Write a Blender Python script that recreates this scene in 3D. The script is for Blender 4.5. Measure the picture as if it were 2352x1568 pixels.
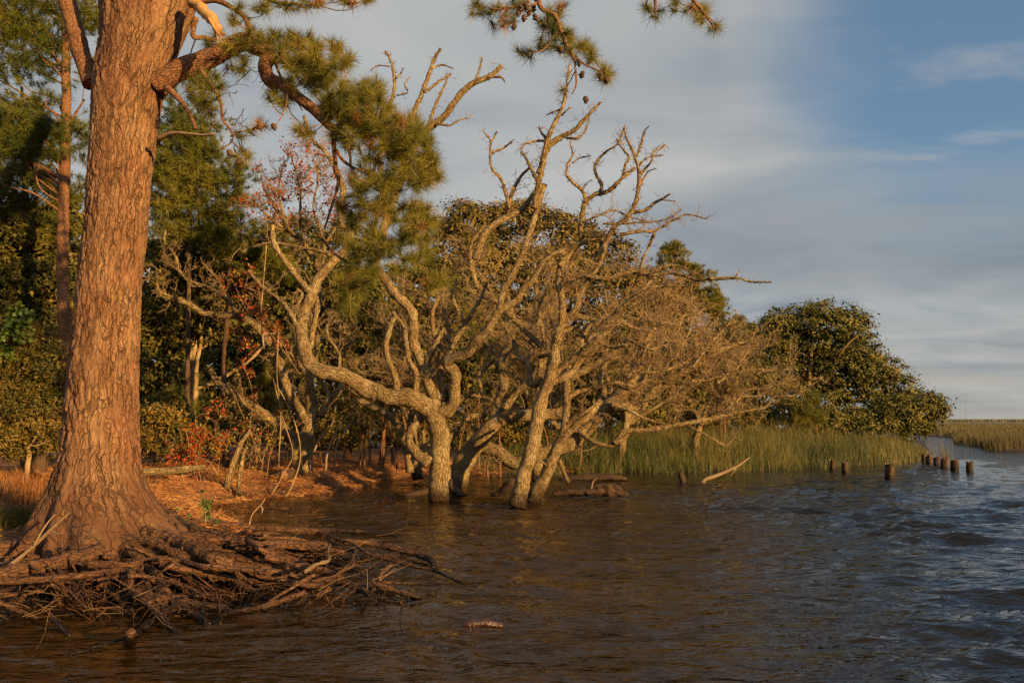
import bpy, math
import numpy as np
from mathutils import Vector

for _o in list(bpy.data.objects):
    bpy.data.objects.remove(_o)
scene = bpy.context.scene
COL = scene.collection
R = math.radians

# ------------------------------------------------------------------ camera
CAM = np.array([0.0, 0.0, 1.7])
FPX = 1829.0                      # focal length in units of a 2352 px wide picture
PITCH = math.atan((962 - 784) / FPX)
cd = bpy.data.cameras.new('camera')
cd.lens = 36.0 * FPX / 2352
cd.sensor_width = 36
cd.clip_start = 0.05
cd.clip_end = 9000
co = bpy.data.objects.new('camera', cd)
COL.objects.link(co)
co.location = CAM
co.rotation_euler = (math.pi / 2 + PITCH, 0, 0)
scene.camera = co

# ------------------------------------------------------------------ sun, sky, exposure
SUN_EL = R(11)
SUN_AZ = R(180 - 47)              # compass angle from +Y towards +X: behind the camera, to the right
sd = bpy.data.lights.new('sun', 'SUN')
sd.energy = 5.0
sd.angle = R(0.6)
sd.color = (1.0, 0.60, 0.21)
so = bpy.data.objects.new('sun', sd)
COL.objects.link(so)
sdir = Vector((math.sin(SUN_AZ) * math.cos(SUN_EL), math.cos(SUN_AZ) * math.cos(SUN_EL), math.sin(SUN_EL)))
so.rotation_euler = sdir.to_track_quat('Z', 'Y').to_euler()
so.location = (20, -20, 12)

scene.view_settings.view_transform = 'Standard'
scene.view_settings.look = 'None'
scene.view_settings.exposure = 0.9
scene.view_settings.gamma = 1.0
scene.view_settings.use_curve_mapping = False
scene.cycles.max_bounces = 5
scene.cycles.diffuse_bounces = 2
scene.cycles.glossy_bounces = 2
scene.cycles.transparent_max_bounces = 4
scene.cycles.caustics_reflective = False
scene.cycles.caustics_refractive = False


class NT:
    """small node helper"""
    def __init__(s, tree):
        s.t = tree
        s.n = tree.nodes
        s.l = tree.links

    def new(s, typ, **kw):
        n = s.n.new(typ)
        for k, v in kw.items():
            if k.startswith('i_'):
                n.inputs[k[2:].replace('_', ' ')].default_value = v
            else:
                setattr(n, k, v)
        return n

    def link(s, a, b):
        s.l.new(a, b)

    def val(s, sock, v):
        if hasattr(v, 'is_output') or isinstance(v, bpy.types.NodeSocket):
            s.l.new(v, sock)
        else:
            sock.default_value = v

    def math(s, op, a, b=0.0, c=None, clamp=False):
        n = s.n.new('ShaderNodeMath')
        n.operation = op
        n.use_clamp = clamp
        s.val(n.inputs[0], a)
        s.val(n.inputs[1], b)
        if c is not None:
            s.val(n.inputs[2], c)
        return n.outputs[0]

    def vmath(s, op, a, b=None):
        n = s.n.new('ShaderNodeVectorMath')
        n.operation = op
        s.val(n.inputs[0], a)
        if b is not None:
            s.val(n.inputs[1], b)
        return n.outputs[0]

    def noise(s, vec, scale, detail=3, rough=0.55, dist=0.0, typ='FBM'):
        n = s.n.new('ShaderNodeTexNoise')
        if vec is not None:
            s.l.new(vec, n.inputs['Vector'])
        n.inputs['Scale'].default_value = scale
        n.inputs['Detail'].default_value = detail
        n.inputs['Roughness'].default_value = rough
        n.inputs['Distortion'].default_value = dist
        return n.outputs['Fac']

    def ramp(s, fac, stops, interp='LINEAR'):
        n = s.n.new('ShaderNodeValToRGB')
        n.color_ramp.interpolation = interp
        e = n.color_ramp.elements
        while len(e) < len(stops):
            e.new(0.5)
        for i, (p, c) in enumerate(stops):
            e[i].position = p
            e[i].color = (c[0], c[1], c[2], 1) if hasattr(c, '__len__') else (c, c, c, 1)
        s.l.new(fac, n.inputs[0])
        return n.outputs[0]

    def mix(s, fac, a, b, mode='MIX'):
        n = s.n.new('ShaderNodeMix')
        n.data_type = 'RGBA'
        n.blend_type = mode
        s.val(n.inputs[0], fac)
        for sock, v in ((n.inputs[6], a), (n.inputs[7], b)):
            if isinstance(v, (tuple, list)):
                sock.default_value = (v[0], v[1], v[2], 1)
            else:
                s.l.new(v, sock)
        return n.outputs[2]

    def maprange(s, v, a, b, c=0.0, d=1.0, smooth=True):
        n = s.n.new('ShaderNodeMapRange')
        n.interpolation_type = 'SMOOTHSTEP' if smooth else 'LINEAR'
        s.l.new(v, n.inputs[0])
        for i, x in enumerate((a, b, c, d)):
            n.inputs[i + 1].default_value = x
        return n.outputs[0]

    def scale(s, vec, sc):
        n = s.n.new('ShaderNodeMapping')
        s.l.new(vec, n.inputs[0])
        n.inputs['Scale'].default_value = sc
        return n.outputs[0]


world = bpy.data.worlds.new('World')
scene.world = world
world.use_nodes = True
w = NT(world.node_tree)
w.n.clear()
wo = w.new('ShaderNodeOutputWorld')
bg = w.new('ShaderNodeBackground')
bg.inputs['Strength'].default_value = 0.072
sky = w.new('ShaderNodeTexSky')
sky.sky_type = 'NISHITA'
sky.sun_disc = False
sky.sun_elevation = SUN_EL
sky.sun_rotation = SUN_AZ
sky.air_density = 1.0
sky.dust_density = 0.8
sky.ozone_density = 1.6
tc = w.new('ShaderNodeTexCoord')
sep = w.new('ShaderNodeSeparateXYZ')
w.link(tc.outputs['Generated'], sep.inputs[0])
dx, dy, dz = sep.outputs
up = w.math('MAXIMUM', dz, 0.0)
den = w.math('ADD', up, 0.10)
px = w.math('DIVIDE', dx, den)
py = w.math('DIVIDE', dy, den)
comb = w.new('ShaderNodeCombineXYZ')
w.link(px, comb.inputs[0])
w.link(py, comb.inputs[1])
cv = comb.outputs[0]
wide = w.noise(w.scale(cv, (0.28, 0.20, 1)), 1.0, 4, 0.5, 0.25)
fine = w.noise(w.scale(cv, (0.55, 1.6, 1)), 1.6, 6, 0.6, 0.5)
streak = w.noise(w.scale(cv, (0.22, 1.5, 1)), 0.9, 6, 0.62, 0.6)
shade = w.math('ADD', w.math('MULTIPLY', w.noise(w.scale(cv, (0.30, 0.55, 1)), 0.9, 4, 0.5, 0.4), 0.5), w.math('MULTIPLY', w.noise(w.scale(cv, (0.8, 0.9, 1)), 1.3, 4, 0.55, 0.5), 0.5))
# the cloud sheet thins out towards the north-east (dx > 0, high up)
thin = w.math('MULTIPLY', w.maprange(w.math('ADD', dx, w.math('MULTIPLY', wide, 0.3)), 0.30, 0.62), w.math('MULTIPLY', w.maprange(dz, 0.10, 0.36), w.maprange(dz, 0.46, 0.75, 1.0, 0.15)))
amount = w.math('SUBTRACT', w.math('ADD', wide, w.math('MULTIPLY', fine, 0.42)), w.math('MULTIPLY', thin, 0.42))
cover = w.maprange(amount, 0.26, 0.60)
wisps = w.math('MULTIPLY', w.maprange(fine, 0.48, 0.66), 0.6)
cover = w.math('MAXIMUM', w.math('MAXIMUM', cover, wisps), w.math('MULTIPLY', w.maprange(dz, 0.16, 0.30, 1.0, 0.0), 0.8))
ccol = w.ramp(shade, [(0.36, (1.6, 1.9, 2.2)), (0.47, (2.8, 3.0, 3.1)), (0.58, (4.0, 3.95, 3.75))])
ccol = w.mix(w.maprange(dx, -0.25, 0.35, 0.3, 0.0), ccol, (3.7, 3.8, 3.85))
# a darker bank of cloud stands low in the north-east
wavy = w.math('ADD', dz, w.math('MULTIPLY', w.math('SUBTRACT', streak, 0.5), 0.10))
bank = w.math('MULTIPLY', w.maprange(wavy, 0.13, 0.18), w.maprange(wavy, 0.22, 0.31, 1.0, 0.0))
bank = w.math('MULTIPLY', bank, w.maprange(w.math('ADD', dx, w.math('MULTIPLY', wide, 0.25)), 0.14, 0.34))
ccol = w.mix(w.math('MULTIPLY', bank, 0.72), ccol, (1.75, 2.0, 2.25))
low = w.maprange(dz, 0.0, 0.16)
ccol = w.mix(w.math('MULTIPLY', w.maprange(streak, 0.45, 0.72), w.math('SUBTRACT', 1.0, w.math('MULTIPLY', low, 0.75))), ccol, (3.6, 3.3, 2.9))
horizon = w.maprange(dz, 0.0, 0.10, 1.0, 0.0)
clear = w.mix(0.35, w.mix(1.0, sky.outputs[0], (0.95, 1.0, 1.0), 'MULTIPLY'), (1.25, 2.15, 3.5))
mixd = w.mix(w.math('MULTIPLY', cover, 0.93), clear, ccol)
mixd = w.mix(w.math('MULTIPLY', horizon, 0.6), mixd, (2.9, 2.75, 2.5))
w.link(mixd, bg.inputs['Color'])
w.link(bg.outputs[0], wo.inputs[0])

# ------------------------------------------------------------------ picture -> place
ANG = PITCH
CROPS = {'D': (0, 0, 0.9408), '1': (0, 0, 2.613), '2': (0, 550, 2.613), '3': (0, 1067, 2.613), '4': (800, 0, 2.613),
         '5': (600, 550, 3.4844), '6': (900, 800, 3.4844), '7': (1160, 450, 3.4844), '8': (1500, 550, 2.24),
         '9': (600, 1230, 4.2), 'A': (1500, 1150, 2.352), 'B': (560, 60, 3.136), 'C': (1300, 280, 3.267)}


def toD(c, x, y):
    x0, y0, s = CROPS[c]
    return (x0 + x / s) * 0.9408, (y0 + y / s) * 0.9408


def sw(c):
    """one unit of this drawing in units of the 2352 px picture"""
    return 0.9408 / CROPS[c][2]


def ray(x, y):
    u = (x - 1176) / FPX
    v = (784 - y) / FPX
    return np.array([u, math.cos(ANG) - v * math.sin(ANG), math.sin(ANG) + v * math.cos(ANG)])


def at(x, y, Y, c='D'):
    """point at distance Y ahead of the camera"""
    x, y = toD(c, x, y)
    d = ray(x, y)
    return CAM + d * (Y / d[1])


def gp(x, y, z=0.0, c='D'):
    """point at height z"""
    x, y = toD(c, x, y)
    d = ray(x, y)
    return CAM + d * ((z - CAM[2]) / d[2])


# ------------------------------------------------------------------ numeric helpers
def _hash(ix, iy, iz, seed):
    h = (ix.astype(np.int64) * 374761393 + iy.astype(np.int64) * 668265263 + iz.astype(np.int64) * 2147483647 + seed * 974634777) & 0xFFFFFFFF
    h = ((h ^ (h >> 13)) * 1274126177) & 0xFFFFFFFF
    h = ((h ^ (h >> 15)) * 2246822519) & 0xFFFFFFFF
    return ((h ^ (h >> 16)) & 0xFFFFFF) / float(0xFFFFFF)


def vnoise(p, seed=0):
    """value noise in 3D, -1..1; p is (N,3)"""
    i = np.floor(p).astype(np.int64)
    f = p - i
    f = f * f * f * (f * (f * 6 - 15) + 10)
    out = 0
    for a in (0, 1):
        wa = f[:, 0] if a else 1 - f[:, 0]
        for b in (0, 1):
            wb = f[:, 1] if b else 1 - f[:, 1]
            for c in (0, 1):
                wc = f[:, 2] if c else 1 - f[:, 2]
                out = out + wa * wb * wc * _hash(i[:, 0] + a, i[:, 1] + b, i[:, 2] + c, seed)
    return out * 2 - 1


def fbm(p, octaves=4, seed=0, gain=0.5):
    s = 0
    a = 1.0
    for o in range(octaves):
        s = s + a * vnoise(p * (2 ** o) + 17.3 * o, seed + o)
        a *= gain
    return s


def worley(p, seed=0):
    """F1, F2, id of nearest cell"""
    i = np.floor(p).astype(np.int64)
    n = len(p)
    f1 = np.full(n, 9.0)
    f2 = np.full(n, 9.0)
    cid = np.zeros(n)
    for a in (-1, 0, 1):
        for b in (-1, 0, 1):
            for c in (-1, 0, 1):
                x, y, z = i[:, 0] + a, i[:, 1] + b, i[:, 2] + c
                q = np.stack([x + _hash(x, y, z, seed), y + _hash(x, y, z, seed + 1), z + _hash(x, y, z, seed + 2)], 1)
                d = np.sqrt(((q - p) ** 2).sum(1))
                new = d < f1
                f2 = np.where(new, f1, np.minimum(f2, d))
                cid = np.where(new, _hash(x, y, z, seed + 5), cid)
                f1 = np.where(new, d, f1)
    return f1, f2, cid


def unit(v):
    return v / (np.linalg.norm(v, axis=-1, keepdims=True) + 1e-9)


def smooth_path(P, Rr, step):
    """Catmull-Rom through the points, resampled about every step metres"""
    P = np.asarray(P, float)
    Rr = np.asarray(Rr, float)
    if len(P) == 2:
        P = np.array([P[0], (P[0] + P[1]) / 2, P[1]])
        Rr = np.array([Rr[0], (Rr[0] + Rr[1]) / 2, Rr[1]])
    Q = np.vstack([2 * P[0] - P[1], P, 2 * P[-1] - P[-2]])
    out, ro = [], []
    for k in range(len(P) - 1):
        a, b, c, d = Q[k:k + 4]
        L = np.linalg.norm(c - b)
        n = max(1, min(60, int(round(L / step))))
        t = np.arange(n)[:, None] / n
        out.append(0.5 * ((2 * b) + (c - a) * t + (2 * a - 5 * b + 4 * c - d) * t ** 2 + (3 * b - a - 3 * c + d) * t ** 3))
        ro.append(Rr[k] + (Rr[k + 1] - Rr[k]) * t[:, 0])
    out.append(P[-1:])
    ro.append(Rr[-1:])
    return np.vstack(out), np.concatenate(ro)


class MB:
    """collects vertices, quads and triangles, then links them as one mesh object"""
    def __init__(s):
        s.v, s.q, s.t, s.c, s.lv = [], [], [], [], []
        s.n = 0

    def add(s, v, q=None, t=None, c=None, lv=None):
        v = np.asarray(v, float).reshape(-1, 3)
        if q is not None and len(q):
            s.q.append(np.asarray(q, np.int64).reshape(-1, 4) + s.n)
        if t is not None and len(t):
            s.t.append(np.asarray(t, np.int64).reshape(-1, 3) + s.n)
        s.v.append(v)
        s.c.append(np.full(len(v), 0.5) if c is None else np.broadcast_to(np.asarray(c, float), (len(v),)))
        s.lv.append(v if lv is None else lv)
        s.n += len(v)

    def tube(s, P, Rr, seg=8, lump=0.0, lf=6.0, cap=True, step=None, seed=0, taper_end=False, squash=None):
        P, Rr = smooth_path(P, Rr, step or max(0.012, float(np.mean(Rr)) * 1.3))
        if taper_end:
            Rr = Rr.copy()
            Rr[-1] *= 0.3
        n = len(P)
        T = unit(np.gradient(P, axis=0))
        N = np.zeros_like(P)
        ref = np.array([0.02, 1.0, 0.05])
        nv = ref - T[0] * ref.dot(T[0])
        if np.linalg.norm(nv) < 0.2:
            nv = np.array([1.0, 0, 0]) - T[0] * T[0][0]
        nv = nv / np.linalg.norm(nv)
        for k in range(n):
            nv = nv - T[k] * nv.dot(T[k])
            nv = nv / (np.linalg.norm(nv) + 1e-9)
            N[k] = nv
        B = np.cross(T, N)
        a = np.linspace(0, 2 * math.pi, seg, endpoint=False)
        ca, sa = np.cos(a), np.sin(a)
        dirs = N[:, None, :] * ca[None, :, None] + B[:, None, :] * sa[None, :, None]
        V = P[:, None, :] + dirs * Rr[:, None, None]
        if lump > 0:
            q = V.reshape(-1, 3)
            nz = fbm(q * lf, 3, seed + 11, 0.6).reshape(n, seg)
            V = V + dirs * (nz * lump * Rr[:, None])[:, :, None]
        V = V.reshape(-1, 3)
        i = np.arange(n - 1)[:, None] * seg
        j = np.arange(seg)[None, :]
        j2 = (j + 1) % seg
        Q = np.stack([i + j, i + j2, i + seg + j2, i + seg + j], -1).reshape(-1, 4)
        Tt = None
        if cap:
            V = np.vstack([V, P[0] - T[0] * Rr[0] * 0.15, P[-1] + T[-1] * Rr[-1] * 0.3])
            m = n * seg
            jj = np.arange(seg)
            t1 = np.stack([np.full(seg, m), (jj + 1) % seg, jj], 1)
            o = (n - 1) * seg
            t2 = np.stack([np.full(seg, m + 1), o + jj, o + (jj + 1) % seg], 1)
            Tt = np.vstack([t1, t2])
        # girth and length in metres, for bark that runs along the limb
        L = np.concatenate([[0], np.cumsum(np.linalg.norm(np.diff(P, axis=0), axis=1))])
        lv = np.stack([Rr[:, None] * ca, Rr[:, None] * sa, np.repeat(L[:, None], seg, 1)], -1).reshape(-1, 3) + (seed % 50) * 1.37
        if cap:
            lv = np.vstack([lv, lv[:1], lv[-1:]])
        s.add(V, Q, Tt, lv=lv)
        return P, Rr, T, L

    def build(s, name, mat, parent=None, smooth=True, kind=None, uvs=None, wrap=True):
        me = bpy.data.meshes.new(name)
        v = np.vstack(s.v)
        if parent is not None:
            v = v - np.array(parent['_loc'])
        q = np.vstack(s.q) if s.q else np.zeros((0, 4), np.int64)
        t = np.vstack(s.t) if s.t else np.zeros((0, 3), np.int64)
        me.vertices.add(len(v))
        me.vertices.foreach_set('co', v.astype(np.float32).ravel())
        loops = np.concatenate([q.ravel(), t.ravel()])
        me.loops.add(len(loops))
        me.loops.foreach_set('vertex_index', loops.astype(np.int32))
        npol = len(q) + len(t)
        me.polygons.add(npol)
        st = np.concatenate([np.arange(len(q)) * 4, len(q) * 4 + np.arange(len(t)) * 3])
        me.polygons.foreach_set('loop_start', st.astype(np.int32))
        me.polygons.foreach_set('use_smooth', np.full(npol, bool(smooth)))
        at_ = me.attributes.new('tone', 'FLOAT', 'POINT')
        at_.data.foreach_set('value', np.concatenate(s.c).astype(np.float32))
        al = me.attributes.new('limb', 'FLOAT_VECTOR', 'POINT')
        al.data.foreach_set('vector', np.vstack(s.lv).astype(np.float32).ravel())
        me.update(calc_edges=True)
        me.materials.append(mat)
        o = bpy.data.objects.new(name, me)
        COL.objects.link(o)
        if parent is not None:
            o.parent = parent
        if kind:
            o['kind'] = kind
        return o


def twig_batch(mb, lines, seg=3):
    """many thin limbs at once: lines = [(points (n,3), r0, r1)]"""
    by = {}
    for P, r0, r1 in lines:
        by.setdefault(len(P), []).append((P, r0, r1))
    a = np.linspace(0, 2 * math.pi, seg, endpoint=False)
    for n, L in by.items():
        P = np.array([x[0] for x in L])
        r0 = np.array([x[1] for x in L])
        r1 = np.array([x[2] for x in L])
        T = unit(np.gradient(P, axis=1))
        ref = unit(np.cross(T[:, 0], np.array([0.3, 0.5, 0.81])) + 1e-5)
        N = unit(ref[:, None, :] - T * (T * ref[:, None, :]).sum(-1, keepdims=True))
        B = np.cross(T, N)
        t = np.linspace(0, 1, n)[None, :]
        r = r0[:, None] * (1 - t) + r1[:, None] * t
        V = P[:, :, None, :] + (N[:, :, None, :] * np.cos(a)[None, None, :, None] + B[:, :, None, :] * np.sin(a)[None, None, :, None]) * r[:, :, None, None]
        m = len(L)
        base = np.arange(m)[:, None, None] * (n * seg) + np.arange(n - 1)[None, :, None] * seg
        j = np.arange(seg)[None, None, :]
        j2 = (j + 1) % seg
        Q = np.stack([base + j, base + j2, base + seg + j2, base + seg + j], -1).reshape(-1, 4)
        mb.add(V.reshape(-1, 3), Q)


def empty(name, loc, label=None, cat=None, group=None):
    o = bpy.data.objects.new(name, None)
    COL.objects.link(o)
    o.location = loc
    o.empty_display_size = 0.2
    o['_loc'] = [float(x) for x in loc]
    return tag(o, label, cat, group)


def tag(o, label=None, cat=None, group=None, kind=None):
    if label:
        o['label'] = label
    if cat:
        o['category'] = cat
    if group:
        o['group'] = group
    if kind:
        o['kind'] = kind
    return o


# ------------------------------------------------------------------ materials
def new_mat(name):
    m = bpy.data.materials.new(name)
    m.use_nodes = True
    n = NT(m.node_tree)
    n.n.clear()
    out = n.new('ShaderNodeOutputMaterial')
    b = n.new('ShaderNodeBsdfPrincipled')
    n.link(b.outputs[0], out.inputs[0])
    return m, n, b


def attr(n, name='tone'):
    a = n.new('ShaderNodeAttribute')
    a.attribute_name = name
    return a.outputs['Fac']


def geo_pos(n):
    return n.new('ShaderNodeNewGeometry').outputs['Position']


def leaf_mat(name, dark, mid, light, rough=0.55, trans=0.0, spec=0.3, patch=0.6):
    m, n, b = new_mat(name)
    tone = attr(n)
    big = n.noise(geo_pos(n), patch, 2)
    f = n.math('ADD', n.math('MULTIPLY', tone, 0.75), n.math('MULTIPLY', n.math('SUBTRACT', big, 0.5), 1.3))
    f = n.math('ADD', f, 0.12)
    c = n.ramp(f, [(0.0, dark), (0.45, mid), (1.0, light)])
    n.link(c, b.inputs['Base Color'])
    b.inputs['Roughness'].default_value = rough
    b.inputs['Specular IOR Level'].default_value = spec
    if trans > 0:
        t = n.new('ShaderNodeBsdfTranslucent')
        n.link(c, t.inputs['Color'])
        mx = n.new('ShaderNodeMixShader')
        mx.inputs[0].default_value = trans
        n.link(b.outputs[0], mx.inputs[1])
        n.link(t.outputs[0], mx.inputs[2])
        n.link(mx.outputs[0], [x for x in n.n if x.type == 'OUTPUT_MATERIAL'][0].inputs[0])
    return m


def bark_mat(name, cols, rough=0.85, scale=1.0, bump=0.6, lichen=None, wet=None, grain=(14, 14, 4), bdist=0.03, spec=0.15, furrow=None, fdark=0.75):
    m, n, b = new_mat(name)
    p = geo_pos(n)
    n1 = n.noise(p, 1.6 * scale, 4, 0.6)
    n2 = n.noise(n.scale(p, grain), 1.0 * scale, 4, 0.65, 0.6)
    n3 = n.noise(p, 60 * scale, 3, 0.6)
    f = n.math('ADD', n.math('MULTIPLY', n1, 0.55), n.math('MULTIPLY', n2, 0.45))
    c = n.ramp(f, [(0.34, cols[0]), (0.5, cols[1]), (0.66, cols[2])])
    if lichen:
        lf = n.maprange(n.noise(p, 2.6 * scale, 5, 0.65, 0.4), 0.47, 0.66)
        c = n.mix(n.math('MULTIPLY', lf, 0.6), c, lichen)
    if furrow:
        lv = n.new('ShaderNodeAttribute')
        lv.attribute_name = 'limb'
        wob = n.new('ShaderNodeTexNoise')
        wob.inputs['Scale'].default_value = 0.35 / furrow[0]
        n.link(lv.outputs['Vector'], wob.inputs['Vector'])
        wv = n.vmath('MULTIPLY', wob.outputs['Color'], (furrow[0] * 1.6, furrow[0] * 1.6, furrow[1] * 1.2))
        vo = n.new('ShaderNodeTexVoronoi')
        vo.feature = 'DISTANCE_TO_EDGE'
        vo.inputs['Scale'].default_value = 1.0
        n.link(n.scale(n.vmath('ADD', lv.outputs['Vector'], wv), (1 / furrow[0], 1 / furrow[0], 1 / furrow[1])), vo.inputs['Vector'])
        crack = n.maprange(vo.outputs['Distance'], 0.02, 0.15, 1.0, 0.0)
        c = n.mix(n.math('MULTIPLY', crack, fdark), c, tuple(x * 0.14 for x in cols[1]))
    if wet is not None:
        sp = n.new('ShaderNodeSeparateXYZ')
        n.link(p, sp.inputs[0])
        zz = n.math('ADD', sp.outputs[2], n.math('MULTIPLY', n.math('SUBTRACT', n1, 0.5), 0.25))
        wf = n.maprange(zz, wet[0], wet[1], 1.0, 0.0)
        c = n.mix(wf, c, wet[2])
        n.link(n.maprange(zz, wet[0], wet[1], 0.25, rough), b.inputs['Roughness'])
    else:
        b.inputs['Roughness'].default_value = rough
    n.link(c, b.inputs['Base Color'])
    b.inputs['Specular IOR Level'].default_value = spec
    bm = n.new('ShaderNodeBump')
    bm.inputs['Strength'].default_value = bump
    bm.inputs['Distance'].default_value = bdist
    h = n.math('ADD', n2, n.math('MULTIPLY', n3, 0.35))
    if furrow:
        h = n.math('SUBTRACT', h, n.math('MULTIPLY', crack, 1.6))
    n.link(h, bm.inputs['Height'])
    n.link(bm.outputs[0], b.inputs['Normal'])
    return m


# live-oak bark with furrows running along the limb (local coordinates keep it on the tree)
M = {}
M['oak_bark'] = bark_mat('oak_bark', [(0.13, 0.085, 0.043), (0.28, 0.195, 0.098), (0.40, 0.295, 0.155)], lichen=(0.42, 0.35, 0.20), furrow=(0.034, 0.16), fdark=0.42, wet=(0.10, 0.50, (0.045, 0.028, 0.016)), grain=(26, 26, 7), bump=0.9)
M['oak_bark_dark'] = bark_mat('oak_bark_dark', [(0.03, 0.024, 0.02), (0.07, 0.055, 0.045), (0.12, 0.10, 0.08)])
M['twig'] = bark_mat('twig', [(0.11, 0.072, 0.038), (0.25, 0.175, 0.095), (0.40, 0.30, 0.175)], bump=0.3)
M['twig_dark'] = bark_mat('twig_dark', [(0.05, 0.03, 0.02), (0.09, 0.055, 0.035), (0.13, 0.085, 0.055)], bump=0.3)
M['limb'] = bark_mat('pine_limb_bark', [(0.14, 0.065, 0.036), (0.26, 0.13, 0.072), (0.34, 0.19, 0.11)], grain=(30, 30, 30), bump=0.8, bdist=0.02, furrow=(0.032, 0.07), fdark=0.28)
M['deadwood'] = bark_mat('dead_wood', [(0.16, 0.105, 0.06), (0.27, 0.19, 0.115), (0.38, 0.28, 0.18)], grain=(60, 60, 60), bump=0.4, bdist=0.01)
M['splinter'] = bark_mat('splintered_wood', [(0.22, 0.11, 0.04), (0.42, 0.25, 0.10), (0.55, 0.37, 0.17)], grain=(50, 50, 50), bump=0.5, bdist=0.01)
M['root'] = bark_mat('root_bark', [(0.045, 0.020, 0.011), (0.125, 0.060, 0.032), (0.22, 0.12, 0.065)], grain=(28, 28, 28), bump=0.9, bdist=0.02, wet=(0.04, 0.19, (0.012, 0.007, 0.004)), spec=0.3, furrow=(0.04, 0.12), fdark=0.3)
M['piling'] = bark_mat('piling_wood', [(0.025, 0.014, 0.010), (0.06, 0.035, 0.023), (0.12, 0.08, 0.052)], grain=(30, 30, 3), bump=0.8, wet=(0.03, 0.14, (0.013, 0.009, 0.006)))
M['rotlog'] = bark_mat('rotten_log', [(0.02, 0.011, 0.007), (0.05, 0.028, 0.017), (0.09, 0.055, 0.034)], grain=(20, 20, 20), bump=0.9, wet=(0.0, 0.1, (0.01, 0.006, 0.004)), spec=0.4)
M['needle'] = leaf_mat('pine_needles', (0.05, 0.065, 0.010), (0.15, 0.15, 0.025), (0.30, 0.25, 0.045), rough=0.45, trans=0.2, patch=1.2)
M['needle_dead'] = leaf_mat('dead_pine_needles', (0.10, 0.04, 0.012), (0.24, 0.11, 0.03), (0.36, 0.20, 0.06), rough=0.5, trans=0.15)
M['needle_far'] = leaf_mat('far_pine_needles', (0.03, 0.05, 0.008), (0.105, 0.12, 0.018), (0.24, 0.20, 0.035), rough=0.5, trans=0.15, patch=0.5)
M['oak_leaf'] = leaf_mat('live_oak_leaves', (0.034, 0.038, 0.010), (0.095, 0.095, 0.022), (0.20, 0.17, 0.048), rough=0.6, spec=0.15)
M['oak_leaf_brown'] = leaf_mat('dry_oak_leaves', (0.05, 0.045, 0.012), (0.13, 0.10, 0.028), (0.24, 0.17, 0.055), rough=0.6, spec=0.15)
M['dark_leaf'] = leaf_mat('dark_evergreen_leaves', (0.020, 0.024, 0.005), (0.075, 0.074, 0.015), (0.18, 0.14, 0.035), rough=0.6, spec=0.15)
M['myrtle_leaf'] = leaf_mat('wax_myrtle_leaves', (0.035, 0.040, 0.008), (0.11, 0.088, 0.016), (0.24, 0.15, 0.03), rough=0.5, trans=0.15)
M['green_leaf'] = leaf_mat('bright_green_leaves', (0.03, 0.06, 0.01), (0.07, 0.12, 0.02), (0.13, 0.19, 0.04), rough=0.45, trans=0.25)
M['yellow_leaf'] = leaf_mat('yellow_leaves', (0.20, 0.12, 0.015), (0.32, 0.21, 0.03), (0.42, 0.30, 0.05), rough=0.5, trans=0.25)
M['red_leaf'] = leaf_mat('red_leaves', (0.13, 0.018, 0.008), (0.32, 0.045, 0.014), (0.46, 0.12, 0.025), rough=0.5, trans=0.25, patch=2.0)
M['grass'] = leaf_mat('marsh_grass', (0.012, 0.021, 0.003), (0.046, 0.060, 0.009), (0.18, 0.14, 0.036), rough=0.5, trans=0.2, patch=0.9)
M['grass_far'] = leaf_mat('far_marsh_grass', (0.018, 0.018, 0.006), (0.048, 0.042, 0.013), (0.10, 0.075, 0.026), rough=0.6, patch=0.08)
M['straw'] = leaf_mat('pine_straw', (0.07, 0.022, 0.008), (0.25, 0.095, 0.032), (0.50, 0.27, 0.10), rough=0.6, patch=1.4)
M['reed'] = leaf_mat('dry_reeds', (0.20, 0.11, 0.045), (0.36, 0.22, 0.10), (0.55, 0.38, 0.20), rough=0.5, patch=1.0)


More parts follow.
